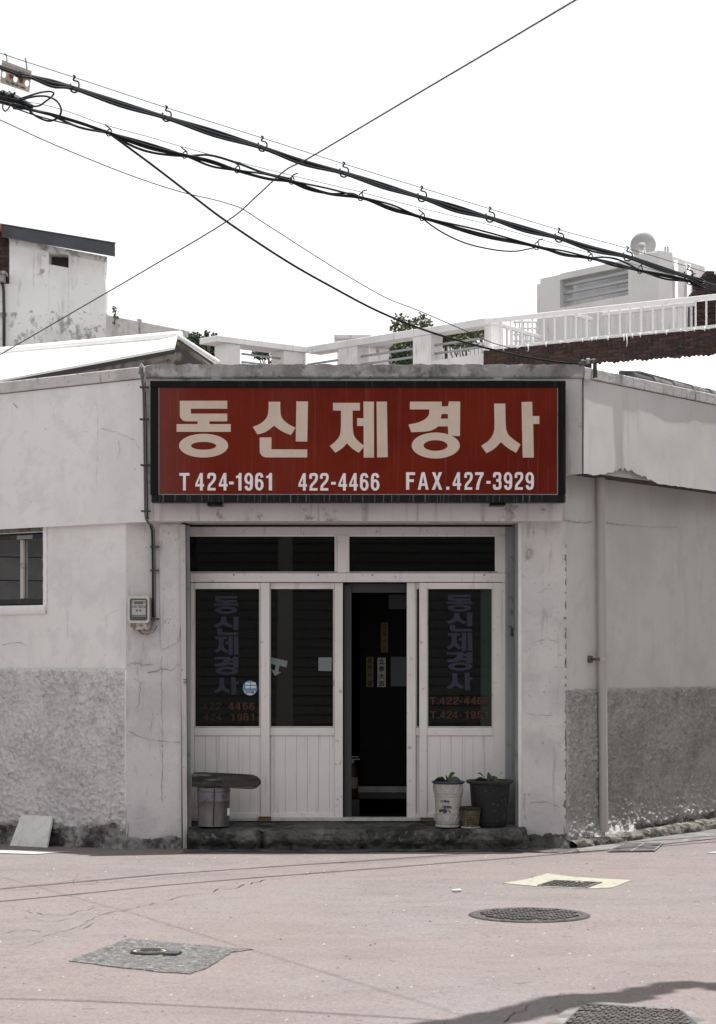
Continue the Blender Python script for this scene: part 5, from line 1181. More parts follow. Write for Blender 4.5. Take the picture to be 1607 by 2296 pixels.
for x, ya, yb in hooks:
    d = lerp_inv(x, *DU); h = yb - ya
    q = [(x - 1, ya - 4), (x + 4, ya - 1), (x + 1, ya + 3), (x, ya + 7), (x + 8, ya + 9), (x + 12, ya + 14), (x + 11, ya + h + 1), (x + 5, ya + h + 8), (x - 3, ya + h + 7), (x - 7, ya + h + 1), (x - 8, ya + h - 7), (x - 6, ya + h - 11)]
    cabobj('hook', [PD(a, b, d - .03 + .06 * (i > 6)) for i, (a, b) in enumerate(dense(q, 3)) if True], .006, 'cable_black', UB)
# lower bundle
LB = thing('cable_bundle', PD(803, 440, 16.6), 'lower black twisted telephone cable bundle below the upper one', 'cables')
mes = EXT([(0, 214), (90, 232), (155, 250), (235, 279), (330, 305), (415, 330), (533, 362), (640, 389), (735, 412), (810, 430), (945, 466), (1085, 500), (1190, 530), (1340, 571), (1437, 596), (1540, 625), (1607, 643)], 90, 800)
cabobj('messenger_wire', line3(mes, *DLW), .0022, 'wire_thin', LB)
lo = EXT([(0, 228), (60, 243), (110, 255), (180, 275), (245, 298), (330, 330), (415, 348), (470, 362), (533, 382), (600, 400), (655, 407), (735, 433), (810, 443), (880, 466), (948, 488), (1080, 524), (1205, 553), (1270, 570), (1325, 579), (1380, 590), (1437, 607), (1548, 631), (1607, 655)], 105, 810)
cabobj('cable', line3(lo, *DLW), .0115, 'cable_black', LB, 8)
LK = [(-500, 105), (0, 228), (60, 243), (110, 255), (245, 298), (415, 348), (533, 382), (655, 407), (810, 443), (948, 488), (1205, 553), (1325, 579), (1437, 607), (1548, 631), (1607, 655), (2150, 810)]
cabobj('cable', line3(strand(LK, [1, 4, -3, 6, -5, 5, 3, 5, 3, 6, 4], 2), *DLW, .02), .0085, 'cable_black', LB)
cabobj('cable', line3(strand([(x, y - 2) for x, y in LK], [-2, -3, 2, -3, 3, -5, -4, -3, -6, -4, -3], 1), *DLW, -.02), .0075, 'cable_black', LB)
cabobj('cable', line3([(245, 298), (300, 328), (350, 343), (415, 349), (470, 347), (533, 365), (590, 386), (655, 401)], *DLW), .009, 'cable_black', LB)
cabobj('cable', line3([(655, 408), (690, 424), (735, 433), (790, 433), (810, 444)], *DLW), .007, 'cable_black', LB)
cabobj('cable', line3([(948, 489), (985, 516), (1040, 543), (1100, 558), (1150, 563), (1185, 558), (1205, 553)], *DLW), .006, 'cable_black', LB)
cabobj('cable', line3([(1325, 577), (1380, 579), (1437, 606)], *DLW), .008, 'cable_black', LB)
for x, yb in ((245, 297), (415, 347), (533, 380), (655, 405), (810, 442), (948, 487), (1205, 552), (1325, 578), (1437, 605), (1548, 630)):
    d = lerp_inv(x, *DLW); ya = yb - 18
    q = [(x - 9, ya - 1), (x - 4, ya + 4), (x + 2, ya + 8), (x + 5, ya + 14), (x + 3, yb + 5), (x - 2, yb + 7), (x - 6, yb + 2), (x - 3, yb - 6), (x + 3, ya + 9)]
    if x in (655, 810, 1205, 1437, 1548): q = [(x + 14, ya + 1), (x + 6, ya + 3), (x + 2, ya + 7), (x + 5, yb - 2), (x + 3, yb + 6), (x - 3, yb + 7), (x - 6, yb + 1), (x - 3, yb - 7), (x + 4, ya + 6)]
    cabobj('tie', [PD(a, b, d - .04 + .08 * (i % 9 > 4)) for i, (a, b) in enumerate(dense(q, 2))], .005, 'cable_black', LB)
# coil and splice at the left end
d0 = lerp_inv(80, *DLW)
coil = [(74, 196 + 2), (105, 192), (138, 182 + 0)]
cz = lambda x, y: ((x / 5.357) / 1.7834, (200 + y / 5.357) / 1.7834)
q = [cz(*p) for p in [(410, 1040), (600, 980), (850, 905), (1060, 878), (1140, 905), (1150, 935), (1090, 1010), (980, 1090), (850, 1180), (700, 1200), (560, 1160), (430, 1090)]]
cabobj('coil', [PD(a, b, d0 - .05) for a, b in dense(q, 4)], .0065, 'cable_black', LB)
q = [cz(*p) for p in [(400, 1080), (620, 1010), (880, 975), (1080, 1005), (1230, 1100), (1310, 1250), (1290, 1380), (1200, 1470), (1060, 1512), (920, 1480), (760, 1400), (640, 1300), (600, 1220)]]
cabobj('coil', [PD(a, b, d0 - .08) for a, b in dense(q, 4)], .0075, 'cable_black', LB)
q = [cz(*p) for p in [(60, 1140), (60, 1230), (100, 1300), (160, 1270), (205, 1200), (215, 1150), (260, 1200), (330, 1240), (700, 1370), (1150, 1500), (1600, 1610), (1950, 1700), (2250, 1760)]]
cabobj('cable', [PD(a, b, lerp_inv(a, *DLW) - .06) for a, b in dense(q, 4)], .005, 'cable_black', LB)
q = [cz(*p) for p in [(0, 960), (120, 1010), (260, 1050), (380, 1090), (520, 1150), (700, 1230)]]
cabobj('splice', [PD(a, b, d0) for a, b in dense(q, 3)], [.040, .045, .042, .040, .05, .045, .04, .04, .038, .036, .034, .032, .03, .026, .022, .02][:16], 'cable_black', LB, 10)
mb = MB(); rb2 = random.Random(21)
for i in range(70):
    a, b = cz(rb2.uniform(-40, 330), 0)[0], 0; yy = cz(0, rb2.uniform(930, 1010) + a * .6)[1]; p = PD(a, yy, d0 + rb2.uniform(-.05, .05)); r = rb2.uniform(.004, .010)
    mb.tube([p, p + Vector((rb2.uniform(-.02, .02), 0, rb2.uniform(.005, .03)))], r, 5)
obj('tape_wrap', mb, 'cable_black', LB)
# single wires
W1 = ((168, 16.1), (1300, 9.8))
cabobj('overhead_wire', line3([(-160, 888), (0, 795), (170, 696), (340, 597), (510, 495), (575, 440), (635, 385), (668, 366), (705, 347), (900, 231), (1100, 113), (1290, 0), (1480, -112), (1700, -240)], *W1), .0042, 'wire_thin', None, label='single wire rising from lower left to the top right of the sky', category='wire')
W2 = ((245, 15.4), (1312, 17.85))
cabobj('service_wire', line3([(245, 298), (340, 368), (430, 437), (510, 497), (640, 583), (745, 643), (850, 698), (960, 742), (1080, 777), (1180, 800), (1260, 812), (1312, 817)], *W2), .0085, 'cable_black', None, label='thick black service wire sagging to the bracket on the shop corner', category='wire')
W3 = ((0, 14.6), (1312, 17.85))
cabobj('service_wire', line3([(-120, 215), (0, 268), (100, 314), (200, 356), (300, 395), (400, 428), (480, 447), (525, 460), (548, 470), (600, 504), (720, 581), (800, 630), (870, 669), (930, 692), (1000, 722), (1060, 748), (1110, 770), (1200, 792), (1312, 808)], *W3), .0034, 'wire_thin', None, label='thin service wire above the thick one, ending at the shop corner', category='wire')
# corner bracket with insulators
BK = thing('wire_bracket', P(1325, 850, -.03), 'dark metal wire bracket with clamps on the right corner of the shop roof', 'bracket')
mb = MB(); mb.hexa([P(1330, 848, -.06), P(1341, 846, -.06), P(1341, 846, .0), P(1330, 848, .0), P(1331, 808, -.06), P(1339, 806, -.06), P(1339, 806, .0), P(1331, 808, .0)]); obj('strap', mb, 'dark_metal', BK, bevel=.003)
mb = MB(); mb.tube([P(1300, 817, -.03), P(1316, 810, -.04), P(1336, 808, -.03)], .014, 8); obj('arm', mb, 'cable_grey', BK, smooth=True)
for px, py in ((1308, 812), (1320, 809), (1332, 810)):
    q = MB(); a = P(px, py, -.05); q.lathe(a - Vector((0, 0, .02)), [(.012, 0), (.022, .008), (.014, .018), (.022, .028), (.012, .042)], 12); obj('insulator', q, 'cable_grey' if px != 1320 else 'cable_pale', BK, smooth=True)
mb = MB(); mb.hexa([P(1311, 851, -.06), P(1327, 853, -.06), P(1327, 853, .02), P(1311, 851, .02), P(1314, 826, -.06), P(1330, 828, -.06), P(1330, 828, .02), P(1314, 826, .02)]); obj('mortar_lump', mb, 'coping_white', BK, bevel=.012)
cabobj('tail_wire', [P(1336, 812, -.03), P(1346, 822, -.03), P(1358, 838, .05), P(1368, 845, .1)], .003, 'cable_pale', BK)
# warning plate hanging from the upper wire
WP = thing('warning_plate', PD(37, 190, 13.9), 'cream danger plate with three holes and red lettering hung on the upper cable', 'sign')
dw = lerp_inv(37, *DU) + .05
wz = lambda x, y: cz(x, y)
def wpt(x, y, o=0): a = wz(x, y); return PD(a[0], a[1], dw + o)
outer = [(45, 200), (680, 440), (672, 520), (628, 905), (0, 690), (30, 320)]
holes = [ell(85, 520, 45, 68, 24), ell(332, 612, 45, 68, 24), ell(579, 705, 45, 68, 24)]
v, f = tess(outer, [h[::-1] for h in holes])
mb = MB(); nn = len(v); mb.add([wpt(x, y) for x, y in v] + [wpt(x, y, .012) for x, y in v], f + [tuple(nn + i for i in t[::-1]) for t in f]); obj('plate', mb, 'warn_plate', WP)
def shear(x, y, k): return wpt(x, y + (x - 340) * .36, -.003)
lm = MB(); put_text(lm, '위', shear, 182, 272, 545, 650, .045); put_text(lm, '험', shear, 400, 490, 545, 660, .045); obj('danger_lettering', lm, 'ink_red', WP)
lm = MB(); put_text(lm, 'TEL. 080-681-2480', shear, 120, 535, 715, 765, .02); obj('telephone_line', lm, 'ink_brown', WP)
mb = MB(); mb.add([wpt(50, 275, -.002), wpt(675, 505, -.002), wpt(674, 512, -.002), wpt(49, 282, -.002)], [(0, 1, 2, 3)]); obj('fold_line', mb, 'cable_grey', WP)
mb = MB(); mb.tube([wpt(95, 65), wpt(130, 90), wpt(148, 180), wpt(145, 245)], .0035, 6); obj('hanger_wire', mb, 'wire_thin', WP)
mb = MB(); mb.tube([wpt(540, 160), wpt(555, 230), wpt(570, 320), wpt(578, 405)], .0035, 6); obj('hanger_wire', mb, 'wire_thin', WP)
# a wire and a guessed shadow caster above the view; only their shadows reach the road in the picture
def over(shadow_px, h):
    g = GR(*shadow_px); return g + SUN_H * h
pts = [over(p, 5.6) for p in dense([(-700, 2205), (-300, 2222), (0, 2236), (400, 2256), (803, 2277), (1000, 2290), (1300, 2310), (1800, 2340), (2400, 2370)], 4)]
cabobj('overhead_wire', pts, .013, 'cable_black', None, label='wire crossing high above the near road, shown by its straight shadow', category='wire')
sh = [(640, 2345), (860, 2322), (1000, 2304), (1100, 2286), (1180, 2270), (1258, 2250), (1290, 2241), (1378, 2240), (1435, 2227), (1495, 2213), (1543, 2208), (1607, 2211), (1700, 2222), (1900, 2262), (2200, 2310)]
dn = dense(sh, 6); rb3 = random.Random(8)
rad_ = [max(.07, .150 + .05 * fbm(i * .29, 0, 0, 1, 3) - (.04 if 46 < i < 66 else 0)) for i in range(len(dn))]
cabobj('shadow_roll', [over(p, 5.8) for p in dn], rad_, 'cable_black', None, 12, label='guessed unseen roll above the near road, added to cast the curved shadow', category='shadow caster')  # guessed roll, added out of view and shaped to cast the curved shadow

# ================================================================== BACKGROUND
def quadbox(mbq, f4, ext):   # four front corners (bl, br, tr, tl) pushed back by ext
    ext = Vector(ext); b4 = [p + ext for p in f4]
    mbq.hexa([f4[0], f4[1], b4[1], b4[0], f4[3], f4[2], b4[2], b4[3]]); return mbq
# --- white house on the left
WH = thing('white_house', P(60, 900, 12), 'tall weathered white house with dark ribbed roof edge behind the shed', 'building')
yh = 12.0
def hface(name, pts, y, m, thick=.3, parent=WH, **kw):
    q = MB(); q.prism([P(a, b, y) for a, b in pts][::-1], (0, thick, 0)); return obj(name, q, m, parent, **kw)
# wall with the small opening left free
hface('wall', [(21, 533), (110, 551), (110, 900), (21, 900)], yh, 'far_white'); hface('wall', [(154, 560), (236, 576), (233, 620), (237, 650), (236, 690), (240, 900), (154, 900)], yh, 'far_white')
hface('wall', [(110.3, 551), (153.7, 560), (153.7, 569), (110.3, 567)], yh, 'far_white'); hface('wall', [(110.3, 592), (153.7, 600), (153.7, 900), (110.3, 900)], yh, 'far_white')
q = MB(); q.pbox(105, 160, 560, 605, yh + .28, yh + .30); obj('opening_back', q, 'window_dark', WH)
hface('wall', [(-200, 700), (22, 700), (240, 702), (240, 1000), (-200, 1000)], yh - .06, 'far_white_stained', .05)
hface('wall', [(-200, 636), (20.8, 636), (20.8, 700), (-200, 700)], yh - .02, 'far_white', .2)
hface('plaster_ledge', [(20, 532), (240, 575), (238, 586), (22, 546)], yh - .05, 'far_white_stained', .05)
# ribbed roof edge: each rib a separate sheet fold
for i in range(8):
    t0, t1 = i / 8, (i + 1) / 8
    def rp(x, t, yy): 
        ytop = 503 + (x - 6) * (545 - 503) / 252; ybot = 532 + (x - 10) * (575 - 532) / 248
        return P(x, ytop + (ybot - ytop) * t, yy)
    q = MB(); yo = yh - .20 - (.006 if i % 2 else 0); q.hexa([rp(4, t1, yo), rp(258, t1, yo), rp(258, t1, yh + .1), rp(4, t1, yh + .1), rp(4, t0 + .002, yo), rp(259, t0 + .002, yo), rp(259, t0 + .002, yh + .1), rp(4, t0 + .002, yh + .1)])
    obj('roof_rib', q, 'roof_dark', WH)
q = MB(); q.hexa([rp(4, .02, yh - .22), rp(260, .02, yh - .22), rp(200, .1, yh + 2), rp(-60, .1, yh + 2), rp(4, -.08, yh - .22), rp(260, -.08, yh - .22), rp(200, -.05, yh + 2), rp(-60, -.05, yh + 2)]); obj('roof_sheet', q, 'roof_dark', WH)
q = MB(); q.tube([P(-20, 508, yh - .1), P(8, 511, yh - .1)], .05, 10); obj('ridge_tile', q, 'terracotta', WH)
# brick flank at the picture's left edge
q = MB(); q.pbox(-160, 20.5, 515, 635.5, yh + .01, yh + .3); bw = obj('brick_flank', q, 'mortar', WH)
def brick_rows(parent, fn, ncol, nrow, jig=.5, skip=None, seed=1, depth=.02):
    """fn(u, v) -> point on the wall face; n = outward; bricks share four meshes per wall by material."""
    r = random.Random(seed); cnt = 0
    for j in range(nrow):
        for i in range(-1, ncol + 1):
            u0 = (i + (.5 if j % 2 else 0)) / ncol; u1 = u0 + 1 / ncol
            u0, u1 = max(0, u0), min(1, u1)
            if u1 - u0 < .2 / ncol: continue
            if skip and skip((u0 + u1) / 2, (j + .5) / nrow): continue
            g = .07 / ncol; h = .11 / nrow
            c4 = [fn(u0 + g, j / nrow + h), fn(u1 - g, j / nrow + h), fn(u1 - g, (j + 1) / nrow - h), fn(u0 + g, (j + 1) / nrow - h)]
            nrm_ = (c4[1] - c4[0]).cross(c4[3] - c4[0]).normalized()
            if nrm_.y > 0: nrm_ = -nrm_
            d_ = depth * r.uniform(.6, 1.2)
            q = MB(); f4 = [p + nrm_ * d_ for p in c4]; quadbox(q, f4, -nrm_ * (d_ + .004)); obj('brick', q, BR[r.randrange(4)], parent); cnt += 1
    return cnt
brick_rows(bw, lambda u, v: P(-12 + u * 32, 634 - v * 118, yh + .008), 1, 13, seed=4)
q = MB(); q.pbox(-60, 12, 606, 613, yh - .25, yh + .0); q.pbox(-60, 8, 613, 630, yh - .2, yh + .0); obj('gutter', q, 'cable_pale', WH, bevel=.01)
q = MB(); q.tube([P(5, 628, yh - .1), P(8, 650, yh - .08), P(9, 700, yh - .1), P(9, 800, yh - .12)], .022, 8); obj('drain_pipe', q, 'dark_metal', WH, smooth=True)
# --- low grey wall right of it
LWALL = thing('parapet_wall', P(320, 800, 11), 'stained grey parapet wall stretching right from the white house', 'wall')
a, b = P(238, 705, 11.0), P(408, 738, 13.2)
q = MB(); q.hexa([Vector((a.x, a.y, 3)), Vector((b.x, b.y, 3)), Vector((b.x + .1, b.y + .2, 3)), Vector((a.x + .1, a.y + .2, 3)), a, b, b + Vector((.1, .2, 0)), a + Vector((.1, .2, 0))]); obj('wall_face', q, 'far_grey', LWALL)
q = MB(); m_ = a.lerp(b, .42); q.box(m_.x - .03, m_.x + .03, m_.y - .06, m_.y + .1, 3, m_.z + .02); obj('joint_strip', q, 'far_grey', LWALL)
# weed on top
WD = thing('weed', P(258, 706, 11.2), 'small weed growing on top of the grey parapet wall', 'plant')
def foliage(mbq, c, rx, ry, rz, n, s, rnd_, inner=.25):
    for i in range(n):
        while True:
            p = Vector((rnd_.uniform(-1, 1), rnd_.uniform(-1, 1), rnd_.uniform(-1, 1)))
            if inner < p.length < 1: break
        p = Vector((p.x * rx, p.y * ry, p.z * rz)) + Vector(c)
        a = Vector((rnd_.uniform(-1, 1), rnd_.uniform(-1, 1), rnd_.uniform(-.6, 1))).normalized(); b_ = a.cross(Vector((rnd_.uniform(-1, 1), rnd_.uniform(-1, 1), rnd_.uniform(-1, 1)))).normalized()
        l = s * rnd_.uniform(.6, 1.3); w_ = l * .42
        mbq.add([p, p + a * l * .5 + b_ * w_, p + a * l, p + a * l * .5 - b_ * w_], [(0, 1, 2, 3)])
rt = random.Random(31)
q = MB(); foliage(q, P(259, 700, 11.2), .05, .05, .10, 60, .035, rt, 0); foliage(q, P(258, 718, 11.0), .03, .03, .07, 25, .03, rt, 0); obj('leaves', q, 'leaf', WD, kind='stuff')
q = MB(); q.tube([P(258, 712, 11.15), P(259, 698, 11.2)], .006, 5); obj('stem', q, 'bark', WD)
# --- shed with white metal roof
SD = thing('shed_roof', P(250, 900, 4.5), 'white sheet metal shed roof with dark corrugated underside behind the left parapet', 'roof')
E0, E1 = P(392, 783, 3.2), P(-160, 886, 7.9); R0, R1 = P(398, 757, 4.5), P(-160, 806, 9.2); F0 = P(484, 816, 4.85); F1 = F0 + (R1 - R0)
up3 = Vector((0, 0, .025))
q = MB(); q.hexa([E1, E0, R0, R1, E1 + up3, E0 + up3, R0 + up3, R1 + up3]); obj('roof_sheet', q, 'roof_white', SD)
q = MB(); q.hexa([F0, F1, R1, R0, F0 + up3 * .6, F1 + up3 * .6, R1 + up3 * .6, R0 + up3 * .6]); obj('roof_sheet', q, 'roof_white', SD)
q = MB(); dn_ = Vector((0, 0, -.02)); q.hexa([F0 + dn_ * 2, F1 + dn_ * 2, R1 + dn_ * 2, R0 + dn_ * 2, F0 + dn_, F1 + dn_, R1 + dn_, R0 + dn_]); obj('dark_underside', q, 'sheet_under', SD)  # dark sheet added just below the white slope to darken its underside
n_ = 12                                             # corrugations of the far slope's underside
for i in range(n_):
    t = (i + .5) / n_ * .45
    q = MB(); q.tube([F0.lerp(F1, t) - up3 * .3, R0.lerp(R1, t) - up3 * .3], .030, 6); obj('corrugation', q, 'sheet_under', SD)
q = MB(); q.tube([R0 + Vector((.03, -.05, .02)), R1 + Vector((0, 0, .03))], .045, 8); obj('ridge_cap', q, 'roof_white', SD, smooth=True)
q = MB(); d1 = Vector((-.02, .10, -.09)); q.tube([E0 + d1 + Vector((-.02, .1, .03)), E0.lerp(E1, .5) + d1], .045, 6); q.tube([E0 + Vector((0, .5, .0)), E0.lerp(E1, .5) + Vector((0, .5, -.05))], .05, 6); obj('purlin', q, 'timber', SD)
q = MB(); q.hexa([E0 + Vector((-.05, .12, -.9)), E1 + Vector((0, .12, -.9)), E1 + Vector((0, .3, -.9)), E0 + Vector((-.05, .9, -.9)), E0 + Vector((-.05, .12, -.10)), E1 + Vector((0, .12, -.10)), E1 + Vector((0, .3, -.1)), E0 + Vector((-.05, .9, -.04))]); obj('gable_wall', q, 'timber', SD)
q = MB(); q.tube([R0 + Vector((-.02, -.06, -.05)), F0 + Vector((-.03, -.03, -.05))], .022, 6); obj('rake_board', q, 'timber', SD)
q = MB(); q.tube([R0 + Vector((.0, -.07, .02)), F0 + Vector((.03, -.04, .02))], .020, 6); obj('rake_trim', q, 'roof_white', SD)

# --- roof terrace balustrade
TB = thing('terrace_balustrade', P(690, 850, 9), 'white concrete roof terrace balustrade with posts and horizontal pipes', 'balustrade')
ZTOP = 5.53; dC = 26.9
def at_z(px, py, z):   # point on the viewing ray at a given height
    d = (z - CAMH) * F / (HZ - py); return PD(px, py, d)
La, Lb = at_z(487, 751, ZTOP), at_z(690, 777, ZTOP); Lc = at_z(1100, 711, ZTOP)
La = PD(487, 751, (ZTOP - CAMH) * F / (HZ - 751))
def along(a, b, px):   # parameter on segment a-b under a given screen column
    best = min((abs(((a.lerp(b, i / 400).x) * F / (a.lerp(b, i / 400).y + CAMD) + CX) - px), i / 400) for i in range(401)); return best[1]
def seg_box(name, a, b, t0, t1, z0, z1, th, m, parent=TB, bevel=.006, off=0.0):
    p, r = a.lerp(b, t0), a.lerp(b, t1); d = (b - a); nrm_ = Vector((-d.y, d.x, 0)).normalized()
    if nrm_.y < 0: nrm_ = -nrm_
    p = p + nrm_ * off; r = r + nrm_ * off
    q = MB(); q.hexa([Vector((p.x, p.y, z0)), Vector((r.x, r.y, z0)), Vector((r.x, r.y, z0)) + nrm_ * th, Vector((p.x, p.y, z0)) + nrm_ * th, Vector((p.x, p.y, z1)), Vector((r.x, r.y, z1)), Vector((r.x, r.y, z1)) + nrm_ * th, Vector((p.x, p.y, z1)) + nrm_ * th])
    return obj(name, q, m, parent, bevel=bevel)
seg_box('cap_slab', La, Lb, -.0, 1.02, ZTOP - .075, ZTOP, .35, 'balustrade')
ta, tb_ = along(La, Lb, 513), along(La, Lb, 543); seg_box('post', La, Lb, ta, tb_, 4.2, ZTOP - .076, .25, 'balustrade', off=.03)
ta, tb_ = along(La, Lb, 641), along(La, Lb, 690); seg_box('post', La, Lb, ta, tb_, 4.2, ZTOP - .076, .25, 'balustrade', off=.03)
for z in (5.36, 5.26, 5.16):
    q = MB(); a = La.lerp(Lb, along(La, Lb, 541)) + Vector((0, .15, z - ZTOP)); b = La.lerp(Lb, along(La, Lb, 645)) + Vector((0, .15, z - ZTOP)); q.tube([a, b], .013, 8); obj('pipe_rail', q, 'pipe_grey', TB, smooth=True)
seg_box('cap_slab', Lb, Lc, .0, 1.0, ZTOP - .085, ZTOP + .004, .22, 'balustrade')
for p0, p1 in ((758, 800), (925, 966), (1086, 1100)):
    seg_box('post', Lb, Lc, along(Lb, Lc, p0), along(Lb, Lc, p1), 4.2, ZTOP - .086, .2, 'balustrade', off=.01)
for z in (5.32, 5.22, 5.12):
    for p0, p1 in ((690, 760), (798, 927), (964, 1088)):
        a = Lb.lerp(Lc, along(Lb, Lc, p0)) + Vector((0, .12, z - ZTOP)); b = Lb.lerp(Lc, along(Lb, Lc, p1)) + Vector((0, .12, z - ZTOP))
        q = MB(); q.tube([a, b], .015, 8); obj('pipe_rail', q, 'pipe_grey', TB, smooth=True)
seg_box('base_wall', Lb, Lc, along(Lb, Lc, 964), 1.0, 4.2, 5.13, .18, 'balustrade', off=.02)
seg_box('base_wall', Lb, Lc, along(Lb, Lc, 798), along(Lb, Lc, 925), 4.2, 5.0, .18, 'balustrade', off=.02)
# tank hut and low far white walls behind the balustrade
HT = thing('rooftop_hut', P(800, 800, 14), 'low white rooftop hut with flat slab behind the balustrade', 'building')
q = MB(); q.pbox(757, 830, 758, 900, 14, 15); obj('wall', q, 'far_white', HT)
q = MB(); q.pbox(750, 832, 750.5, 757.5, 13.9, 15.1); obj('roof_slab', q, 'balustrade', HT)
HT2 = thing('far_house', P(900, 800, 17), 'far pale house with low gabled roof seen between the balustrade posts', 'building')
hf = MB(); hf.prism([P(a, b, 17) for a, b in [(800, 770), (880, 772), (925, 778), (945, 783), (945, 860), (800, 860)]][::-1], (0, 2, 0)); obj('wall', hf, 'far_white', HT2)
hf = MB(); hf.prism([P(a, b, 16.9) for a, b in [(800, 764), (870, 766), (925, 775), (950, 784), (950, 788), (800, 772)]][::-1], (0, 2.2, 0)); obj('roof', hf, 'far_grey', HT2)
HT3 = thing('far_house', P(1050, 800, 18), 'far pale house with thin railing seen right of the tall balustrade post', 'building')
q = MB(); q.pbox(985, 1100, 766, 860, 18, 19); obj('wall', q, 'far_white', HT3)
for i in range(9):
    q = MB(); q.pbox(1010 + i * 9, 1011.5 + i * 9, 770, 795, 17.6, 17.63); obj('baluster', q, 'steel_grey', HT3)
# --- trees
def tree(px, py, y, rx, rz, label, m='leaf', n=700, s=.09, lobes=5, seed=1, base=4.0):
    r = random.Random(seed); c = P(px, py, y); T = thing('garden_tree', (c.x, c.y, base), label, 'tree', 'trees behind the terrace')
    q = MB(); tp = [Vector((c.x, c.y, base)), Vector((c.x + .02, c.y, (base + c.z) / 2)), Vector((c.x - .02, c.y, c.z + rz * .4))]; q.tube(tp, [.05, .04, .012], 7)
    for i in range(4): a = r.uniform(0, 6.28); q.tube([tp[1].lerp(tp[2], .2 * i), tp[2] + Vector((math.cos(a) * rx * .6, math.sin(a) * rx * .6, r.uniform(-.2, .3) * rz))], [.02, .006], 5)
    obj('trunk', q, 'bark', T, smooth=True)
    q = MB()
    for i in range(lobes):
        a = r.uniform(0, 6.28); k_ = r.uniform(.25, .75); lc = c + Vector((math.cos(a) * rx * k_, math.sin(a) * rx * k_, r.uniform(-.5, .65) * rz)); foliage(q, lc, rx * .42, rx * .42, rz * .42, n // lobes, s, r, .1)
    obj('crown', q, m, T, kind='stuff')
tree(434, 783, 10.0, .14, .22, 'dark green tree top just right of the shed roof', n=1100, s=.04, seed=3, lobes=7)
tree(470, 786, 10.3, .12, .24, 'taller of the two dark green tree tops beside the balustrade end', n=1100, s=.04, seed=5, lobes=7)
tree(606, 800, 12.0, .26, .18, 'small dark tree seen through the left balustrade pipes', n=700, s=.045, seed=7)
tree(925, 760, 15.0, .42, .42, 'yellowing tree rising behind the tall balustrade post', 'leaf_autumn', 1800, .055, 9, 11)
tree(905, 790, 14.5, .26, .30, 'dark green tree seen through the pipes left of the tall post', n=900, s=.05, seed=13)
tree(1002, 772, 16.0, .40, .26, 'yellow green tree behind the far thin railing', 'leaf_autumn', 1100, .055, 7, 17)
tree(1048, 764, 16.5, .55, .22, 'low orange green tree row right of the tall post', 'leaf_autumn', 1300, .055, 8, 19)

# --- brick building with railing on the right
BB = thing('brick_building', P(1400, 900, 6), 'dark brick building parapet topped by a white metal railing', 'building')
def bk_pt(px, py, z=None): return None
ZBT = 5.13
B0 = at_z(1085, 786, ZBT); B1_ = at_z(1607, 735, ZBT); dirB = (B1_ - B0).normalized(); B1_ = B0 + dirB * 4.6
nB = Vector((dirB.y, -dirB.x, 0)); nB = nB if nB.y < 0 else -nB
ZB0 = ZBT - .80
q = MB(); f4 = [Vector((B0.x, B0.y, ZB0)), Vector((B1_.x, B1_.y, ZB0)), Vector((B1_.x, B1_.y, ZBT)), Vector((B0.x, B0.y, ZBT))]; quadbox(q, f4, -nB * .25)
bwall = obj('brick_wall', q, 'mortar', BB)
nbk = brick_rows(bwall, lambda u, v: B0 + dirB * (u * 3.12) + Vector((0, 0, -.405 + v * .40)), 25, 10, seed=12, depth=.010)
q = MB()
def lime_fn(u, v): p = B0.lerp(B1_, u); return p + nB * (.022 + .012 * fbm(u * 20, v, 0, 2, 3)) + Vector((0, 0, .03 - v * (.026 + .02 * fbm(u * 30, 0, 3, 1.5, 4))))
q.grid(lime_fn, 240, 3); obj('lime_crust', q, 'lime', BB, smooth=True)
q = MB(); quadbox(q, [f4[3] + nB * .02, f4[2] + nB * .02, f4[2] + nB * .02 + Vector((0, 0, .035)), f4[3] + nB * .02 + Vector((0, 0, .035))], -nB * .3); obj('wall_cap', q, 'lime', BB)
rl = random.Random(6)
def col_on_B(px): 
    t = along(B0, B1_, px); return B0.lerp(B1_, t)
for px in (1110, 1135, 1165, 1188, 1230, 1262, 1310, 1330, 1342, 1368, 1402, 1409, 1421, 1440, 1475, 1500, 1530, 1560, 1585):
    p = col_on_B(px) + nB * .034; L = rl.choice((.012, .02, .028, .016)) * (4.2 if px in (1402, 1409, 1188) else 1)
    q = MB(); q.tube([p + Vector((0, 0, .02)), p + Vector((rl.uniform(-.01, .01), 0, -L * .6)), p + Vector((0, 0, -L))], [.009, .007, .003], 6); obj('lime_drip', q, 'lime', BB, smooth=True)
RLG = thing('railing', (B0.x, B0.y, ZBT + .03), 'white metal railing along the top of the brick parapet', 'railing')
ZR = 5.50
q = MB(); a, b = B0 - nB * .05, B1_ - nB * .05; q.hexa([Vector((a.x, a.y, ZR - .055)) + nB * .03, Vector((b.x, b.y, ZR - .055)) + nB * .03, Vector((b.x, b.y, ZR - .055)) - nB * .03, Vector((a.x, a.y, ZR - .055)) - nB * .03, Vector((a.x, a.y, ZR)) + nB * .03, Vector((b.x, b.y, ZR)) + nB * .03, Vector((b.x, b.y, ZR)) - nB * .03, Vector((a.x, a.y, ZR)) - nB * .03]); obj('top_rail', q, 'rail_white', RLG, bevel=.006)
px_list = [1093 + i * 24.4 for i in range(24)]
def twisted(p, z0, z1, m, parent, r=.012):
    q = MB(); n_ = 26; q.tube([Vector((p.x + .0015 * math.sin(i * 1.9), p.y, z0 + (z1 - z0) * i / n_)) for i in range(n_ + 1)], [r * .85 * (1.0 + .10 * math.sin(i * 2.3)) for i in range(n_ + 1)], 6); return obj('baluster', q, m, parent, smooth=True)
src = twisted(col_on_B(1093) - nB * .05, ZBT + .03, ZR - .056, 'rail_white', RLG)
base_p = col_on_B(1093)
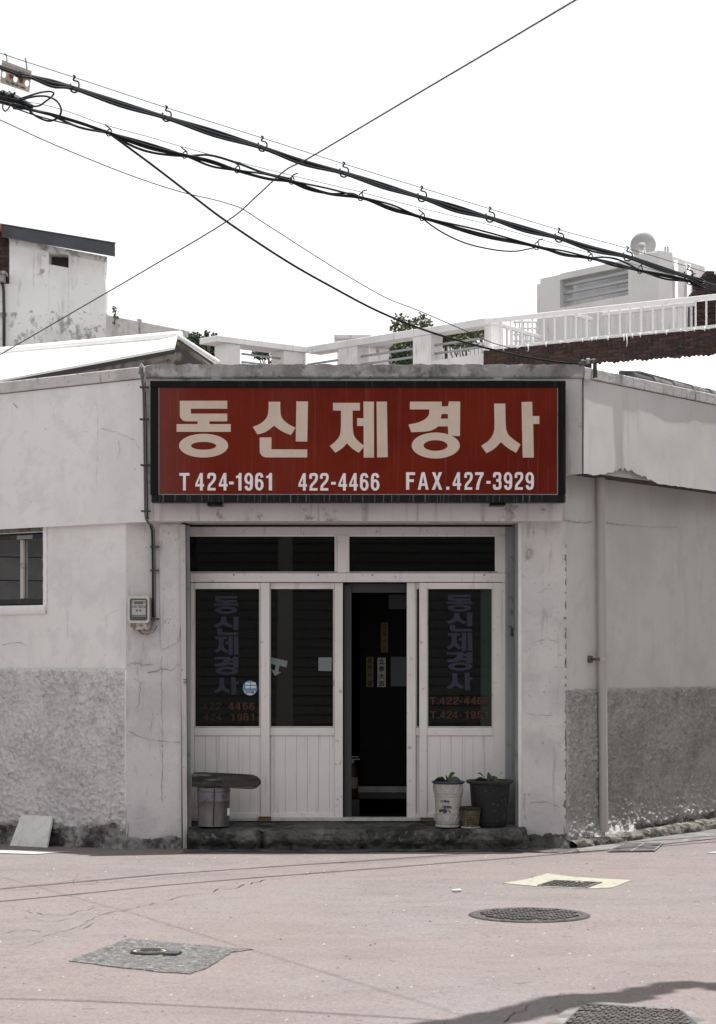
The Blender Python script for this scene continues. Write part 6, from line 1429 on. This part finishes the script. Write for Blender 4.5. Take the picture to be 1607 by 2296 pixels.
for px in px_list[1:]:
    p = col_on_B(px) - base_p; share(src, src.location + p, parent=RLG)
foot = MB(); fp_ = col_on_B(1093) - nB * .05; foot.lathe((fp_.x, fp_.y, ZBT + .034), [(.016, 0), (.013, .008), (.010, .014)], 10); fsrc = obj('baluster_foot', foot, 'lime', RLG, smooth=True)
for px in px_list[1:]:
    p = col_on_B(px) - base_p; share(fsrc, fsrc.location + p, parent=RLG)
# railing behind (stairwell): descending and rear run
R2 = thing('railing', P(1340, 760, 7.6), 'second white railing running behind the front one before the hut', 'railing')
def rail_run(a, b, h, n, parent, r=.012, th=.05):
    q = MB(); d = (b - a).normalized(); q.hexa([a + Vector((0, -.025, -th)), b + Vector((0, -.025, -th)), b + Vector((0, .025, -th)), a + Vector((0, .025, -th)), a + Vector((0, -.025, 0)), b + Vector((0, -.025, 0)), b + Vector((0, .025, 0)), a + Vector((0, .025, 0))]); obj('top_rail', q, 'rail_white', parent, bevel=.006)
    for i in range(n):
        p = a.lerp(b, (i + .5) / n); w_ = MB(); w_.box(p.x - r, p.x + r, p.y - r, p.y + r, p.z - h, p.z - th - .001); obj('baluster', w_, 'rail_white', parent)
rail_run(P(1352, 700, 7.6), P(1560, 676, 6.8), .42, 13, R2)
rail_run(P(1098, 716, 7.0), P(1215, 752, 9.5), .40, 11, R2)
rail_run(P(1265, 694, 8.2), P(1330, 712, 9.6), .40, 6, R2)
q = MB()
for i in range(6): q.pbox(1155 + i * 9.5, 1158 + i * 9.5, 718 + i * .5, 775, 9.6, 9.63)
for j in range(4): q.pbox(1152, 1208, 720 + j * 14, 723.5 + j * 14, 9.58, 9.6)
LT = obj('lattice_screen', q, 'rail_white', None, label='white square lattice screen behind the left end of the railing', category='screen')
# --- penthouse with louvre
PH = thing('rooftop_penthouse', PD(1475, 740, 27), 'white rooftop penthouse with slatted opening above the brick building', 'building')
ZP = 6.73
K = PD(1478, 565, 27.0); Lp = at_z(1205, 622, ZP); Rp = at_z(1582, 598, ZP)
def pface(a, b, t0, t1, z0, z1, m, name='wall', th=.25, off=0):
    p, r = a.lerp(b, t0), a.lerp(b, t1); d = (b - a); n2 = Vector((d.y, -d.x, 0)).normalized(); n2 = n2 if n2.y < 0 else -n2
    q = MB(); quadbox(q, [Vector((p.x, p.y, z0)) + n2 * off, Vector((r.x, r.y, z0)) + n2 * off, Vector((r.x, r.y, z1)) + n2 * off, Vector((p.x, p.y, z1)) + n2 * off], -n2 * th); return obj(name, q, m, PH)
tL0, tL1 = along(Lp, K, 1257), along(Lp, K, 1410)
def zat(px, py, t): p = Lp.lerp(K, t); return CAMH + (HZ - py) * (p.y + CAMD) / F
zl0, zl1 = zat(1257, 690, tL0), zat(1257, 627, tL0)
tS = along(Lp, K, 1213); tS2 = along(Lp, K, 1276)
pface(Lp, K, 0, tS, 3, ZP - .09, 'penthouse'); pface(Lp, K, tS, tL0, 3, ZP - .025, 'penthouse'); pface(Lp, K, tL1, 1, 3, ZP + .02, 'penthouse')
pface(Lp, K, tL0, tL1, 3, zl0, 'penthouse'); pface(Lp, K, tL0, tL1, zl1, ZP - .012, 'penthouse')
pface(Lp, K, tL0 - .03, tL1 + .03, zl0 - .1, zl1 + .1, 'balustrade', 'recess_wall', .05, -.30)
for i in range(3):
    z = zl0 + (zl1 - zl0) * (.22 + .28 * i); pface(Lp, K, tL0 + .002, tL1 - .002, z, z + .035, 'pipe_grey', 'slat', .06, -.06)
pface(K, Rp, 0.0, 1, 3, ZP, 'penthouse', 'wall', .25, .0)
q = MB(); q.plan([(Lp.x + .25, Lp.y + .4), (K.x, K.y + .3), (Rp.x - .1, Rp.y + .2), (Rp.x - .6, Rp.y + 1.5), (Lp.x + .9, Lp.y + 1.2)], ZP - .22, ZP - .12); obj('roof_slab', q, 'penthouse', PH)
for t in (.35, .62):
    p = K.lerp(Rp, t); q = MB(); q.tube([Vector((p.x, p.y - .06, 4.8)), Vector((p.x, p.y - .06, ZP - .05))], .025, 8); obj('wall_pipe', q, 'rail_white', PH, smooth=True)
for px in (1493, 1499):
    p = PD(px, 580, 28); q = MB(); q.tube([p, p + Vector((0, 0, .16))], .012, 6); obj('roof_stub', q, 'pipe_grey', PH)
p = PD(1404, 725, 26.9)
# --- satellite dish
DI = thing('satellite_dish', PD(1443, 580, 27.6), 'grey satellite dish standing on the white penthouse roof', 'satellite dish')
dc = PD(1443, 549, 27.6); rd = 28.5 * 27.6 / F
q = MB(); nn = 40; ax = Vector((-.12, .96, .25)).normalized(); e1 = ax.cross(Vector((0, 0, 1))).normalized(); e2 = e1.cross(ax)
rings = []
for j in range(7):
    rr = rd * j / 6; rings.append([dc + ax * (.045 * (1 - (j / 6) ** 2)) * -1 + (e1 * math.cos(2 * math.pi * i / nn) + e2 * math.sin(2 * math.pi * i / nn)) * rr for i in range(nn)])
q.add([p_ for r_ in rings for p_ in r_], [(j * nn + i, j * nn + (i + 1) % nn, (j + 1) * nn + (i + 1) % nn, (j + 1) * nn + i) for j in range(6) for i in range(nn)])
dd = obj('reflector', q, 'dish', DI, smooth=True); dd.modifiers.new('shell', 'SOLIDIFY').thickness = .012
q = MB(); q.tube([PD(1440, 582, 27.5), PD(1440, 556, 27.45)], .028, 8); obj('mast', q, 'rail_white', DI, smooth=True)
q = MB(); c_ = PD(1441, 553, 27.4); q.lathe(c_ - Vector((0, 0, .04)), [(.03, 0), (.05, .02), (.05, .07), (.03, .09)], 12); obj('mount', q, 'dish', DI, smooth=True)
q = MB(); q.tube([PD(1446, 556, 27.35), PD(1450, 572, 27.2), PD(1447, 578, 27.15)], .014, 6); obj('feed_arm', q, 'steel_grey', DI, smooth=True)
# --- brick pier at the right edge
BPIER = thing('brick_pier', P(1600, 800, 8.0), 'dark stepped brick pier at the right edge behind the railing', 'pier')
q = MB(); yp = 8.0
q.prism([P(a, b, yp) for a, b in [(1552, 760), (1552, 655), (1562, 653), (1562, 641), (1572, 640), (1572, 620), (1584, 618), (1584, 607), (1600, 607), (1600, 614), (1720, 618), (1720, 760)]][::-1], (0, .3, 0)); pc_ = obj('brick_core', q, 'mortar', BPIER)
def pier_skip(u, v):
    px = 1552 + u * 84; py = 735 - v * 128
    return not ((px > 1552 and py > 655) or (px > 1562 and py > 641) or (px > 1572 and py > 620) or (px > 1584 and py > 607))
brick_rows(pc_, lambda u, v: P(1552 + u * 84, 735 - v * 128, yp - .001), 4, 12, skip=pier_skip, seed=15)
# --- white corrugated roof and ridge tiles behind the right parapet
WR = thing('sheet_roof', P(1480, 860, 4.6), 'sunlit white corrugated sheet roof behind the right parapet', 'roof')
q = MB(); a0, a1 = P(1330, 872, 1.0), P(1690, 895, 3.0); b0, b1 = P(1328, 816, 4.6), P(1690, 789, 4.2)
nu_ = 150
def wr(u, v):
    p = a0.lerp(a1, u).lerp(b0.lerp(b1, u), v); return p + Vector((0, 0, .006 * math.sin(u * 2 * math.pi * 34) + .02 * fbm(u * 8, v, 0, 2, 3) * (v > .9)))
q.grid(wr, nu_ * 2, 6); obj('roof_sheet', q, 'roof_white', WR, smooth=True)
q = MB(); quadbox(q, [Vector((a0.x, a0.y + .1, 3.0)), Vector((a1.x, a1.y + .1, 3.0)), a1 + Vector((0, .1, -.04)), a0 + Vector((0, .1, -.04))], (0, .2, 0)); obj('eave_wall', q, 'far_grey', WR)
RT = thing('ridge_tiles', P(1500, 860, 1.9), 'row of grey rounded ridge tiles lying along the right parapet', 'roof tiles')
s0, z0_ = RF.px(1490, 846, -.34); 
for i in range(5):
    a = RF.pt(1.22 + i * .36, -.24, ZT + .045); b = RF.pt(1.22 + i * .36 + .37, -.24, ZT + .035)
    q = MB(); q.tube([a, b], [.058, .050], 12); obj('tile', q, 'roof_dark' if i == 0 else 'tile_grey', RT, smooth=True, sharp=50)
q = MB(); q.tube([RF.pt(1.16, -.30, ZT + .09), RF.pt(1.5, -.30, ZT + .12), RF.pt(3.2, -.36, ZT + .10)], .022, 8); obj('iron_rod', q, 'dark_metal', RT, smooth=True)
q = MB(); q.grid(lambda u, v: RF.pt(1.9 + 2.2 * u, -.55 - .25 * v, ZT + .03 + .05 * v + .02 * fbm(u * 20, v, 0, 1, 3)), 40, 4); obj('rubble_strip', q, 'rubble', RT, smooth=True)

# ================================================================== ACROSS THE ROAD (reflected in the glass, apart from the right-lane house)
OP = thing('opposite_building', (0, -27, 0), 'dark lap-sided building across the road, seen only as a reflection in the door glass', 'building')
q = MB(); q.box(-3.75, 14, -27.4, -27.03, 0, 9.6); obj('wall', q, 'siding_gap', OP)
b0_ = MB(); b0_.hexa([Vector((14, -27.005, 0)), Vector((-3.75, -27.005, 0)), Vector((-3.75, -27.02, 0)), Vector((14, -27.02, 0)), Vector((14, -27.008, .185)), Vector((-3.75, -27.008, .185)), Vector((-3.75, -27.02, .185)), Vector((14, -27.02, .185))])
bsrc = obj('siding_board', b0_, 'siding', OP)
for i in range(1, 46): share(bsrc, bsrc.location + Vector((0, 0, i * .205)), parent=OP)
q = MB(); q.box(-3.9, 14.2, -27.5, -26.6, 9.6, 9.8); obj('eave', q, 'siding', OP)
NB = thing('neighbour_house', (-12, 0, 0), 'grey block house across the left lane, reflected in the dark left window', 'building')
q = MB(); q.box(-15, -11.5, -9, 9, -.13, 4.4); obj('wall', q, 'black_gap', NB)
q = MB(); q.box(-15.2, -11.3, -9.2, 9.2, 4.4, 4.55); obj('eave', q, 'siding', NB)
bb_ = MB(); bb_.box(-11.5, -11.485, -9, 9, -.1, .188); bs2 = obj('block_course', bb_, 'block_grey', NB)
for i in range(1, 15): share(bs2, bs2.location + Vector((0, 0, i * .3)), parent=NB)
NR_ = thing('neighbour_house', (9, -1, 0), 'plain grey house across the right lane, added outside the view to shade the right wall', 'building')  # unseen house added so that the right wall falls into shade
fr = Frame(RW.o.x + .8 * 5.2, RW.o.y - .6 * 5.2, *UR, *NR)
q = MB(); q.fbox(fr, -1.2, 9, 0, 4, 0, 6.0); obj('wall', q, 'siding', NR_)
q = MB(); q.fbox(fr, -1.3, 9.1, -.25, 4.2, 6.0, 6.15); obj('eave', q, 'siding', NR_)
UP = thing('utility_pole', (-1.5, -24.5, 0), 'concrete utility pole across the road, reflected in the door glass', 'pole')
q = MB(); q.tube([Vector((-1.5, -24.5, 0)), Vector((-1.45, -24.5, 9))], [.17, .11], 16); obj('shaft', q, 'concrete_pole', UP, smooth=True)
q = MB(); q.box(-2.2, -.8, -24.55, -24.45, 7.8, 7.9); obj('cross_arm', q, 'iron', UP)
